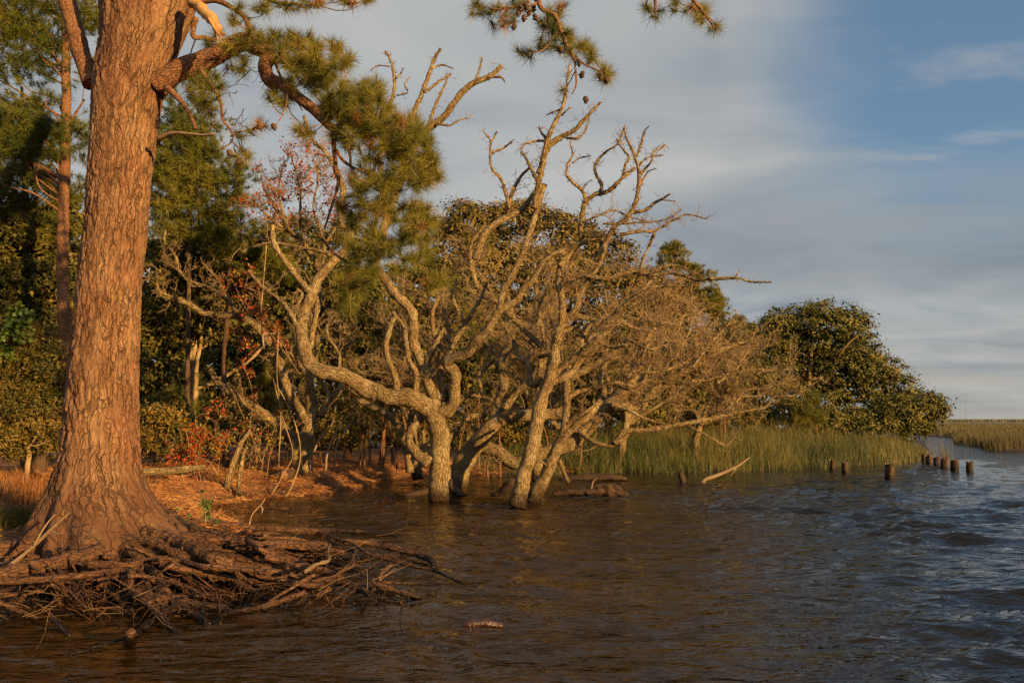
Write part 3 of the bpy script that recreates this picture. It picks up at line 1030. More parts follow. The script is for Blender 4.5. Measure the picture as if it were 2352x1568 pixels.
for k in np.argsort(dmin):
    t = targets[k]
    dd = ((nodes - t) ** 2).sum(1)
    s0 = nodes[int(np.argmin(dd))]
    L = np.linalg.norm(t - s0)
    tt = np.linspace(0, 1, 6)[:, None]
    bow = np.array([rng.normal(0, 0.06), rng.normal(0, 0.06), -0.18 + rng.normal(0, 0.05)]) * L
    P = s0 + (t - s0) * tt + bow * 4 * tt * (1 - tt) * 0.5 + rng.normal(size=(6, 3)) * L * 0.02 * (tt > 0) * (tt < 1)
    lines.append((P, 0.0045 + 0.006 * min(1, L), 0.0035))
    nodes = np.vstack([nodes, P[2:5]])
    tuft_at.append((t, unit(P[-1] - P[-3] + np.array([0, 0, 0.02]))))
mb = MB()
twig_batch(mb, lines, 5)
# bare hooked twigs below the arch
for (x, y) in ((560, 150), (575, 160), (600, 165), (620, 170), (640, 175), (520, 250), (530, 270), (545, 210), (480, 280), (540, 330), (560, 250)):
    ll = []
    grow(ll, at(x, y, 8.7 + rng.normal(0, 0.1)), unit(np.array([rng.normal(0, .6), rng.normal(0, .4), -1.0])), 0.32, 0.006, 1, rng, 6, 0.35, -0.1, 3, 0.5)
    for P, r0, r1 in ll:
        twig_batch(mb, [(P, r0, r1)], 4)
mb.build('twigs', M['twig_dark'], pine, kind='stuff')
base_loc = Vector(pine['_loc'])
rest = MB()
order = rng.permutation(len(tuft_at))
for n_, k in enumerate(order):
    t, d = tuft_at[k]
    if n_ < 290:
        o = bpy.data.objects.new('needle_tuft', tv[int(rng.integers(6))])
        COL.objects.link(o)
        o.parent = pine
        o.location = Vector(t) - base_loc
        o.rotation_mode = 'QUATERNION'
        o.rotation_quaternion = Vector(d).to_track_quat('Z', 'Y')
        s = rng.uniform(0.8, 1.2)
        o.scale = (s, s, s)
    else:
        tufts(rest, t[None], d[None], rng, 0.18, 100, 0.0048, 0.9)
rest.build('needles', M['needle'], pine, smooth=False, kind='stuff')

# cones
m = MB()
P = np.array([[0, 0, 0.045], [0, 0, 0.02], [0, 0, -0.01], [0, 0, -0.045]])
m.tube(P, np.array([0.008, 0.026, 0.030, 0.008]), seg=9, lump=0.5, lf=70, step=0.008)
o = m.build('pine_cone', M['twig_dark'])
cone_me = o.data
bpy.data.objects.remove(o)
for x, y in ((597, 292), (629, 292), (695, 300), (528, 352), (548, 372), (1337, 172), (1286, 115), (1322, 135), (1230, 40), (1195, 20), (1190, 30), (1204, 42), (1180, 62), (1210, 15), (1330, 145), (1380, 178), (1394, 184), (1278, 45), (1225, 20), (1215, 30), (1345, 230), (800, 5)):
    o = bpy.data.objects.new('pine_cone', cone_me)
    COL.objects.link(o)
    o.parent = pine
    o.location = Vector(at(x, y, 8.45 + rng.normal(0, 0.08))) - base_loc
    o.rotation_euler = (rng.normal(0, .4), rng.normal(0, .4), rng.uniform(0, 6))

M['driftroot'] = bark_mat('bleached_root', [(.08, .05, .03), (.16, .105, .065), (.24, .17, .11)], grain=(40, 40, 40), bump=.6, bdist=.01)

# ---- roots: (drawing, start height, end height, start width, end width, points)
ROOTS = [('3', .38, .22, 120, 50, [(1000, 500), (1200, 600), (1400, 665), (1600, 695), (1850, 695), (2080, 690)]),
         ('3', .32, .12, 60, 34, [(1100, 530), (1400, 560), (1600, 572), (1850, 592), (2100, 605)]),
         ('9', .14, .01, 55, 30, [(0, 225), (300, 250), (700, 270), (1000, 275), (1300, 300), (1590, 330)]),
         ('3', .50, .34, 85, 60, [(925, 612), (1080, 650), (1220, 710), (1350, 770), (1470, 805)]),
         ('3', .42, -.05, 115, 50, [(720, 630), (800, 670), (835, 760), (812, 860), (805, 1000), (800, 1110)]),
         ('3', .40, .30, 36, 32, [(560, 812), (700, 808), (830, 812), (1000, 780), (1150, 785), (1300, 825), (1520, 840), (1720, 862)]),
         ('3', .34, .34, 42, 34, [(-80, 925), (0, 920), (200, 910), (400, 895), (600, 870), (800, 850), (840, 880)]),
         ('3', .30, .30, 16, 14, [(620, 910), (750, 890), (840, 895)]),
         ('3', .32, .22, 20, 14, [(840, 878), (960, 890), (1080, 920), (1200, 960), (1300, 1010)]),
         ('3', .33, .22, 36, 30, [(1680, 745), (1750, 700), (1900, 698), (2050, 715), (2190, 740)]),
         ('3', .33, .18, 34, 40, [(1690, 762), (1780, 780), (1900, 820), (2050, 850), (2180, 900)]),
         ('9', .28, .26, 40, 18, [(610, 690), (720, 620), (850, 575), (840, 500), (860, 410)]),
         ('9', .24, .02, 40, 25, [(740, 290), (850, 340), (900, 400), (960, 450), (1100, 470)]),
         ('9', .26, .12, 22, 22, [(740, 285), (900, 340), (1060, 390), (1180, 460), (1260, 510), (1380, 530)]),
         ('9', .20, .03, 50, 60, [(1000, 380), (1250, 400), (1500, 450), (1700, 500), (1880, 560), (1930, 640)]),
         ('9', .16, .0, 36, 20, [(1280, 520), (1500, 580), (1750, 640), (1930, 680), (2080, 750), (2230, 810)]),
         ('9', .14, .01, 26, 12, [(1380, 800), (1550, 805), (1800, 815), (2010, 845)]),
         ('9', .22, .02, 40, 30, [(1490, 620), (1380, 720), (1360, 830), (1280, 910), (1180, 1080)]),
         ('9', .20, .03, 60, 40, [(200, 540), (350, 570), (500, 620), (700, 660), (880, 700)]),
         ('9', .2, .02, 70, 50, [(560, 760), (750, 770), (1000, 800), (1150, 860), (1280, 930), (1450, 980), (1580, 1000)]),
         ('9', .16, .01, 45, 40, [(1300, 800), (1450, 860), (1650, 920), (1800, 960)]),
         ('9', .22, .01, 55, 24, [(860, 860), (740, 940), (650, 1010), (540, 1160)]),
         ('9', .18, .0, 14, 10, [(800, 900), (860, 1010), (910, 1080), (780, 1130)]),
         ('9', .25, .05, 30, 24, [(700, 720), (500, 840), (300, 960), (150, 1060), (0, 1100)]),
         ('9', .26, .18, 30, 18, [(900, 745), (1000, 680), (1100, 620), (1090, 520), (1070, 500)]),
         ('9', .2, .0, 14, 10, [(1590, 1000), (1600, 1060), (1580, 1120)]),
         ('3', .26, .24, 22, 12, [(950, 1060), (1000, 1010), (1060, 950), (1140, 920)]),
         ('3', .02, .16, 40, 46, [(850, 1260), (950, 1190), (1050, 1120), (1140, 1070), (1125, 1025), (1000, 1035), (880, 980)]),
         ('3', -.08, .16, 56, 50, [(825, 1370), (830, 1300), (825, 1250)]),
         ('3', .05, -.01, 20, 12, [(850, 1262), (700, 1310), (550, 1360), (370, 1390)]),
         ('3', .0, .18, 26, 32, [(1400, 1190), (1430, 1130), (1520, 1112), (1680, 1080), (1850, 1022), (1950, 990)]),
         ('3', -.02, .12, 24, 30, [(1300, 1230), (1310, 1160), (1270, 1080), (1150, 1020)]),
         ('3', .12, -.04, 30, 22, [(320, 1130), (380, 1200), (430, 1250), (480, 1285)]),
         ('3', .34, .42, 130, 140, [(-160, 760), (0, 745), (150, 705), (300, 655), (420, 600)]),
         ('3', .34, .42, 80, 80, [(-80, 880), (150, 842), (350, 800), (520, 760), (640, 720)]),
         ('3', .3, .36, 40, 36, [(-60, 810), (100, 830), (260, 800), (450, 790)]),
         ('3', .24, .22, 34, 26, [(-60, 1020), (30, 1005), (110, 1000)]),
         ('3', .24, .30, 16, 20, [(150, 1012), (280, 962), (380, 935)]),
         ('3', .22, .08, 30, 18, [(-40, 1040), (50, 1075), (160, 1120), (240, 1160)]),
         ('3', .34, .3, 26, 18, [(0, 690), (100, 715), (230, 745), (400, 750)]),
         ('3', .36, .30, 18, 14, [(30, 820), (70, 870), (130, 890)]),
         ('3', .36, .04, 24, 16, [(330, 940), (400, 980), (440, 1020)]),
         ('3', .16, .02, 50, 40, [(860, 990), (1000, 1030), (1200, 1060), (1400, 1090), (1490, 1130)]),
         ('D', .18, .0, 12, 9, [(640, 1330), (720, 1345), (800, 1340), (900, 1365), (968, 1372)]),
         ]
nroot = 0
for c, z0, z1, w0, w1, pts in ROOTS:
    n = len(pts)
    P = np.array([gp(x, y, z0 + (z1 - z0) * k / (n - 1), c) for k, (x, y) in enumerate(pts)])
    w0, w1 = w0 * 1.12, w1 * 1.15
    m = MB()
    m.tube(P, widths(c, w0, w1, P), seg=10, lump=0.3, lf=11, step=0.03, seed=nroot)
    o = m.build('root', M['root'] if nroot != 11 else M['driftroot'], pine)
    nroot += 1
rs = np.random.default_rng(77)
for k in range(200):
    # runners that fan out from the stump to the right and front and sink to the water
    x0 = rs.uniform(-60, 620)
    y0 = rs.uniform(1245, 1300) - (30 if x0 > 420 else 0)
    zz = rs.uniform(.16, .44)
    dx_ = rs.uniform(60, 330) if rs.random() < 0.8 else -rs.uniform(40, 160)
    dy_ = rs.uniform(6, 110) + (55 * rs.random() if x0 < 420 else 0)
    P = []
    n = 6
    wob = rs.normal(0, 9, n)
    for t in range(n):
        f = t / (n - 1)
        P.append(gp(x0 + dx_ * f + rs.normal(0, 5), y0 + dy_ * f + wob[t] * (0.3 + 0.5 * f), zz * (1 - f) ** 0.8 - 0.03 * f + rs.normal(0, .012)))
    r = rs.choice([0.007, 0.012, 0.018, 0.026, 0.036], p=[.22, .28, .24, .16, .10])
    m = MB()
    m.tube(np.array(P), np.linspace(r, r * 0.55, n), seg=6, lump=0.3, lf=14, step=0.06, seed=k)
    m.build('root', M['root'], pine)
for k in range(26):
    a0_ = rs.uniform(-1.9, 0.75)
    P0 = np.array([-4.35 + .62 * math.cos(a0_), PY + .5 * math.sin(a0_) - .1, rs.uniform(.28, .46)])
    d0 = np.array([math.cos(a0_) + .35, math.sin(a0_) * .8 - .15, 0])
    L_ = rs.uniform(.9, 2.6) if a0_ > -1.1 else rs.uniform(.6, 1.4)
    P = [P0]
    for t in range(1, 7):
        f = t / 6
        d0 = unit(d0 + np.array([rs.normal(0, .22), rs.normal(0, .22), 0]))
        q_ = P[-1] + d0 * L_ / 6
        q_[2] = P0[2] * (1 - f ** 2.2) + rs.normal(0, .025) - .05 * f
        P.append(q_)
    r = rs.uniform(.022, .055)
    m = MB()
    m.tube(np.array(P), np.linspace(r, r * .5, 7), seg=9, lump=0.3, lf=11, step=0.05, seed=k + 60)
    m.build('root', M['root'], pine)
# root hairs that hang from the undercut edge, and the fine tangle between the roots
mb = MB()
lines = []
for k in range(900):
    x = rs.uniform(-40, 900)
    y = rs.uniform(1270, 1400) if x < 450 else rs.uniform(1260, 1370)
    z = rs.uniform(0.05, 0.34) * (1 if x < 500 else 0.7)
    P0 = gp(x, y, z)
    L = rs.uniform(0.08, 0.4)
    d = unit(np.array([rs.normal(0, .8), rs.normal(-0.2, .5), rs.choice([-1.0, -.3, 0.1])]))
    pts = [P0]
    for t in range(5):
        d = unit(d + rs.normal(size=3) * 0.25 + np.array([0, 0, -0.08]))
        pts.append(pts[-1] + d * L / 5)
    r = rs.choice([0.0015, 0.0025, 0.0045])
    lines.append((np.array(pts), r, r * 0.5))
twig_batch(mb, lines, 4)
mb.build('root_hair', M['root'], pine, kind='stuff')

# dead sticks leaning on the foot of the pine
st = empty('dead_stick', gp(20, 1450, 0.35, 'D') * 0 + gp(40, 830, 0.36, '3'), 'pale forked dead stick leaning against the foot of the big pine at left', 'stick')
m = MB()
P = np.array([gp(40, 835, .36, '3'), gp(180, 722, .44, '3'), gp(320, 592, .5, '3'), gp(445, 478, .60, '3')])
P[:, 1] = [7.4, 7.55, 7.7, 7.85]
P = np.array([at(x, y, Y, '3') for (x, y), Y in zip(((40, 835), (180, 722), (320, 592), (445, 478)), P[:, 1])])
m.tube(P, np.array([.022, .019, .017, .008]) * 1.0, seg=8, lump=0.2, lf=14)
m.build('stem', M['driftroot'], st)
m = MB()
m.tube(np.array([P[2], at(380, 622, 7.6, '3'), at(425, 618, 7.5, '3')]), np.array([.009, .007, .004]), seg=6, lump=0.2)
m.build('side_branch', M['deadwood'], st)
m = MB()
m.tube(np.array([at(215, 690, 7.55, '3'), at(285, 570, 7.6, '3'), at(352, 490, 7.65, '3')]), np.array([.009, .008, .004]), seg=6, lump=0.2)
m.build('side_branch', M['deadwood'], st)

# thin reeds and straws caught in the roots
mb = MB()
lines = []
rd = np.random.default_rng(5)
for k in range(90):
    x = rd.uniform(-40, 880)
    y = rd.uniform(1255, 1420) if x < 500 else rd.uniform(1230, 1360)
    P0 = gp(x, y, rd.uniform(.1, .4))
    a = rd.normal(0.1, 0.5)
    L = rd.uniform(0.08, 0.36)
    d = np.array([math.cos(a), rd.normal(0, .4), math.sin(a) * 0.5 + 0.12])
    mid = P0 + d * L * 0.5 + rd.normal(size=3) * 0.01
    lines.append((np.array([P0, mid, P0 + d * L + rd.normal(size=3) * 0.02]), 0.0018, 0.0011))
twig_batch(mb, lines, 3)
tag(mb.build('dry_reed', M['reed']), 'scattered pale reed straws caught among the roots', 'reeds', kind='stuff')

# ------------------------------------------------------------------ the bare live oaks standing in the water
def bare_oak(label, base, limbs, seed, rate=5.0, side=0.9, density=1.0, bark='oak_bark', leafy=None, cat='bare tree'):
    """limbs: (drawing, Y0, Y1, w0, w1, points, twig rate, twig length)"""
    rng = np.random.default_rng(seed)
    t = empty('bare_oak', base, label, cat)
    lines = []
    lich = MB()
    for n, L in enumerate(limbs):
        c, Y0, Y1, w0, w1, pts = L[:6]
        tr_ = L[6] if len(L) > 6 else 1.0
        tl = L[7] if len(L) > 7 else side
        P = limb_pts(c, pts, Y0, Y1, 0.0 if n == 0 else 0.12, rng)
        W = widths(c, w0, w1, P) * (1.0 if w0 > 90 else 0.93)
        if n == 0:
            W[0] *= 1.12
        m = MB()
        PP, Rr, T, LL = m.tube(P, W, seg=14 if w0 > 60 else 9, lump=0.16 if w0 > 60 else 0.26, lf=7 if w0 > 60 else 13, step=max(0.03, float(W.mean()) * 0.45), seed=seed + n)
        m.build('trunk' if n == 0 else 'branch', M[bark], t)
        if n == 0 and tr_ == 1.0:
            continue
        cnt = int(LL[-1] * rate * tr_ * density * (2.5 if tr_ >= .9 else 1.3))
        for k in range(cnt):
            j = int(rng.integers(max(1, len(PP) // 8), len(PP)))
            d = rng.normal(size=3)
            d -= T[j] * d.dot(T[j]) * 0.7
            d[1] *= 0.7
            d[2] += 0.25
            d = unit(d + T[j] * 0.35)
            ln = tl * rng.uniform(0.25, 1.12)
            r = min(Rr[j] * 0.6, 0.004 + 0.013 * ln)
            grow(lines, PP[j], d, ln, r, 2 if ln > 0.38 else 1, rng, 6, 0.42, 0.05, 4 if ln > 0.38 else 2, 0.48)
        # stubs and lichen knobs
        kn = int(LL[-1] * 10)
        for k in range(kn):
            j = int(rng.integers(0, len(PP)))
            d = unit(rng.normal(size=3))
            q0 = PP[j] + d * Rr[j] * 0.7
            lines.append((np.array([q0, q0 + d * 0.02, q0 + d * (Rr[j] * 0.5 + rng.uniform(0.01, 0.035)), q0 + d * (Rr[j] * .5 + 0.04)]), 0.010, 0.006))
    mb = MB()
    twig_batch(mb, lines, 3)
    mb.build('twigs', M['twig'], t, kind='stuff')
    return t


A = 16.8
oakA = bare_oak('stout live oak in the water with a thick mossy limb reaching left', at(600, 1420, A, '6'), [
    ('6', A, A, 185, 158, [(605, 1470), (603, 1400), (603, 1200), (612, 1000), (590, 850), (562, 740)]),
    ('6', A, A - .3, 165, 140, [(580, 800), (520, 700), (430, 640), (330, 590), (180, 590), (60, 545), (-40, 500)], .25),
    ('5', A - .3, A - .6, 150, 120, [(1120, 1430), (1040, 1400), (950, 1340), (800, 1270), (660, 1250), (570, 1200), (510, 1120)], .3),
    ('5', A - .5, A + .3, 115, 60, [(540, 1180), (500, 1080), (482, 980), (470, 860), (515, 700), (560, 600), (600, 480), (680, 380), (780, 270), (860, 190), (900, 60)], .5),
    ('B', A + .2, A + .6, 60, 22, [(870, 1560), (850, 1400), (870, 1250), (800, 1080), (720, 960), (640, 890), (590, 760), (570, 700)], 1.0, .6),
    ('5', A, A + .3, 95, 80, [(1620, 1560), (1560, 1350), (1490, 1150), (1430, 1000), (1430, 850), (1400, 720), (1280, 590), (1180, 450), (1090, 340)], .3, .5),
    ('4', A + .3, A + .5, 70, 34, [(298, 1700), (330, 1560), (400, 1330), (480, 1100), (540, 950), (620, 840), (740, 745), (850, 600), (940, 525), (1040, 485), (1110, 420)], .9, .30),
    ('4', A + .4, A + .3, 48, 20, [(500, 1000), (530, 880), (545, 740), (600, 600), (645, 480), (680, 380), (722, 310)], 1.0, .25),
    ('4', A + .4, A + .2, 44, 14, [(395, 1400), (350, 1220), (335, 1000), (350, 850), (385, 700), (420, 600), (425, 500), (405, 400), (368, 325)], 1.1, .25),
    ('4', A + .4, A + .4, 26, 10, [(640, 820), (680, 690), (735, 570), (770, 480)], 1.2, .2),
    ('4', A + .4, A + .4, 22, 12, [(620, 590), (700, 530), (790, 470)], 1.2, .15), ('4', A + .4, A + .4, 16, 8, [(665, 440), (730, 415), (800, 438)], 1, .1),
    ('4', A + .5, A + .5, 22, 10, [(940, 520), (970, 440), (985, 365)], 1, .12), ('4', A + .5, A + .5, 18, 10, [(1040, 490), (1110, 495), (1130, 525)], 1, .1),
    ('4', A + .4, A + .4, 18, 8, [(700, 790), (780, 800), (830, 770), (905, 750)], 1.3, .2), ('4', A + .3, A + .3, 12, 5, [(395, 425), (320, 420), (270, 452)], 1, .12),
    ('4', A + .3, A + .3, 14, 6, [(440, 500), (465, 470), (485, 432)], 1, .1), ('4', A + .3, A + .3, 12, 6, [(440, 610), (510, 590), (490, 540), (525, 490)], 1, .15),
    ('6', A, A - .8, 110, 80, [(560, 745), (630, 720), (700, 690), (735, 600), (725, 500), (740, 410), (715, 350), (660, 300), (700, 270), (760, 245), (850, 200), (920, 110), (1040, 0)], .3, .5),
    ('7', A - .8, A - 1.0, 75, 34, [(100, 1260), (200, 1080), (350, 990), (400, 900), (480, 830), (560, 690), (650, 600), (760, 565), (900, 505), (1050, 450), (1200, 420)], .6, .5),
    ('7', A - .8, A - .8, 66, 50, [(205, 1070), (240, 900), (300, 800), (380, 640), (440, 480), (500, 300), (550, 130), (590, 0)], .8, .4),
    ('4', A - .8, A - .8, 50, 14, [(1320, 1330), (1345, 1180), (1370, 1050), (1400, 900), (1430, 820), (1490, 700), (1520, 600), (1530, 500), (1546, 410)], 1.2, .28),
    ('4', A - .8, A - .9, 46, 20, [(1350, 1110), (1400, 950), (1480, 880), (1560, 840), (1620, 780), (1680, 715), (1740, 655)], 1.5, .25),
    ('4', A - .8, A - .9, 20, 8, [(1520, 880), (1600, 880), (1650, 820), (1665, 770)], 1.5, .2), ('4', A - .8, A - .8, 16, 8, [(1480, 700), (1440, 715), (1395, 735)], 1.3, .12),
    ('4', A - .8, A - .8, 14, 6, [(1490, 740), (1530, 700), (1558, 685)], 1, .1),
    ('4', A - .8, A - .8, 22, 8, [(1385, 900), (1340, 900), (1260, 920), (1235, 960)], 1.4, .2), ('4', A - .8, A - .8, 22, 8, [(1390, 880), (1360, 840), (1348, 805)], 1.4, .2),
    ('4', A - .8, A - .5, 30, 14, [(1350, 1180), (1300, 1080), (1260, 1000), (1230, 970)], 1.4, .25),
    ('7', A - .7, A - .4, 70, 40, [(0, 640), (90, 410), (250, 290), (380, 230), (480, 110), (560, 0)], .8, .45),
    ('4', A - .4, A - .5, 34, 16, [(1150, 1380), (1170, 1250), (1230, 1130), (1300, 1060)], 1.2, .35),
    ('4', A - .5, A - .5, 26, 8, [(1160, 1330), (1110, 1150), (1050, 1080), (1035, 980), (1040, 900), (992, 838)], 1.5, .25),
    ('4', A - .5, A - .5, 18, 7, [(1050, 975), (1130, 940), (1190, 888)], 1.5, .2), ('4', A - .5, A - .5, 12, 6, [(1040, 920), (1070, 860), (1078, 838)], 1, .1),
    ('5', A - .3, A - .1, 60, 44, [(1290, 1430), (1270, 1290), (1215, 1150), (1195, 1010), (1230, 870), (1262, 780)], .5, .5),
    ('5', A - .2, A, 54, 34, [(1440, 1450), (1450, 1260), (1390, 1150), (1365, 980), (1345, 860), (1250, 740)], .5, .5),
    ('5', A, A + .3, 50, 36, [(1640, 1480), (1645, 1250), (1655, 1050), (1600, 900), (1590, 740), (1640, 600)], .6, .6),
    ('5', A, A + .5, 56, 30, [(1570, 1290), (1540, 1180), (1600, 1050), (1680, 900), (1740, 980), (1700, 780), (1640, 620)], .6, .6),
    ('5', A, A + .5, 50, 30, [(1700, 1400), (1660, 1250), (1740, 1060), (1850, 860), (1830, 760), (1760, 620), (1790, 480)], .7, .6),
    ('5', A + .1, A + .3, 50, 30, [(1740, 1050), (1850, 860), (2000, 620), (2050, 480)], .7, .6),
    ('5', A - .6, A - .4, 45, 24, [(430, 850), (390, 760), (300, 640), (190, 560), (100, 480), (20, 380)], .8, .6),
    ('5', A - .2, A - .3, 56, 44, [(540, 560), (430, 430), (320, 280), (240, 150), (225, 0)], .4, .4),
    ('5', A, A + .3, 34, 20, [(720, 250), (600, 210), (420, 180), (250, 150), (100, 170), (-30, 230)], .6, .5),
    ('5', A - .3, A - .3, 40, 22, [(420, 830), (430, 700), (480, 590), (440, 540)], .8, .5),
    ('5', A - .5, A - .4, 34, 14, [(800, 1210), (790, 1090), (710, 960), (690, 860), (760, 740), (830, 680)], 1, .5),
    ('6', A - .1, A + .2, 100, 40, [(520, 1150), (400, 1060), (345, 960), (370, 860), (440, 790), (425, 720)], .3, .4),
], 101, rate=4.6, side=.7)

# roots of the stout oak that spread under the water line
for pts in ([(560, 1330), (500, 1390), (360, 1415), (300, 1420)], [(690, 1310), (740, 1380), (800, 1415), (830, 1425)]):
    P = limb_pts('6', pts, A, A - .2)
    m = MB()
    m.tube(P, widths('6', 90, 16, P), seg=9, lump=.15)
    m.build('root', M['rotlog'], oakA)

B = 18.4
bare_oak('leaning live oak whose heavy low limb runs right behind the two front trunks', at(760, 1330, B, '6'), [
    ('6', B, B - .2, 190, 130, [(740, 1400), (760, 1300), (790, 1180), (850, 1080), (940, 960), (1060, 830), (1130, 780)]),
    ('6', B - .2, B, 125, 80, [(1110, 790), (1200, 750), (1380, 740), (1560, 735), (1680, 690)], .4),
    ('6', B, B + .4, 85, 60, [(1060, 830), (1130, 720), (1200, 630), (1270, 530), (1380, 490), (1450, 470)], .6),
    ('6', B, B + .6, 90, 76, [(1060, 770), (1075, 680), (1120, 590), (1150, 490), (1135, 350), (1140, 260), (1190, 190), (1250, 110)], .5),
    ('7', B + .6, B + .8, 76, 40, [(190, 1550), (280, 1400), (350, 1250), (560, 1400), (440, 1240), (260, 1090), (140, 960), (0, 860)], .5),
    ('7', B + .6, B + .9, 60, 26, [(170, 1000), (30, 890), (-40, 640), (-30, 500), (90, 330)], .9),
    ('6', B, B + .8, 66, 40, [(660, 980), (780, 830), (850, 760), (1000, 720), (960, 520), (940, 400), (1050, 290)], .6),
    ('6', B, B - .6, 110, 120, [(930, 1010), (1000, 1020), (1100, 1060), (1200, 1130), (1280, 1150), (1420, 1080), (1560, 1050), (1700, 1000), (1850, 860), (1960, 740), (2100, 610), (2240, 450)], .2),
    ('8', B - .6, B - .4, 76, 26, [(80, 860), (110, 810), (130, 740), (170, 640), (220, 560)], .8),
    ('8', B - .6, B - .4, 60, 26, [(60, 880), (150, 850), (290, 840), (420, 780), (560, 690), (700, 640)], 1),
    ('8', B - .7, B - .4, 56, 30, [(-20, 985), (60, 990), (130, 1000), (220, 900), (330, 790), (430, 740), (450, 640)], 1),
    ('6', B - .3, B - .9, 50, 40, [(1560, 800), (1640, 860), (1780, 885), (1900, 960), (2020, 1000), (2130, 965), (2235, 870)], .4),
    ('8', B - .9, B - 1.2, 34, 12, [(0, 1190), (60, 1125), (160, 1120), (260, 1105), (400, 1080), (560, 1050), (680, 1020), (820, 995), (870, 940), (980, 930), (1060, 890), (1130, 830)], 1.2, .4),
    ('8', B - .9, B - 1.1, 14, 6, [(400, 1095), (470, 1130), (540, 1170), (610, 1205), (650, 1160), (690, 1175)], 1.5, .25), ('8', B - 1, B - 1.1, 14, 6, [(1130, 830), (1150, 860), (1200, 878)], 1.5, .2),
    ('8', B - .9, B - 1.0, 22, 8, [(600, 1040), (650, 1000), (690, 940), (800, 930), (900, 860), (960, 790), (950, 710)], 1.3, .4),
    ('8', B - .9, B - 1.0, 20, 10, [(0, 985), (80, 1010), (180, 1060), (300, 1085), (340, 1030)], 1.3, .3),
    ('8', B - .4, B, 22, 8, [(560, 860), (640, 800), (720, 700), (765, 580)], 1.6, .5), ('8', B - .4, B, 18, 8, [(420, 850), (480, 850), (560, 830), (660, 790), (700, 730)], 1.5, .5),
    ('6', B, B + .5, 40, 26, [(940, 900), (860, 800), (800, 720), (810, 660)], .6),
    ('6', B - .6, B - .6, 40, 14, [(760, 640), (870, 570), (950, 590), (1040, 610), (1100, 680)], 1, .3),
    ('6', B - .9, B - .9, 42, 30, [(1620, 1130), (1650, 1200), (1700, 1320)], .2, .1),
    ('8', B, B + .5, 30, 10, [(200, 950), (260, 860), (310, 760), (300, 660), (330, 560)], 1.5, .6), ('8', B, B + .5, 26, 10, [(330, 800), (430, 720), (450, 560), (430, 440)], 1.5, .6),
], 202, rate=5.2, side=.85)

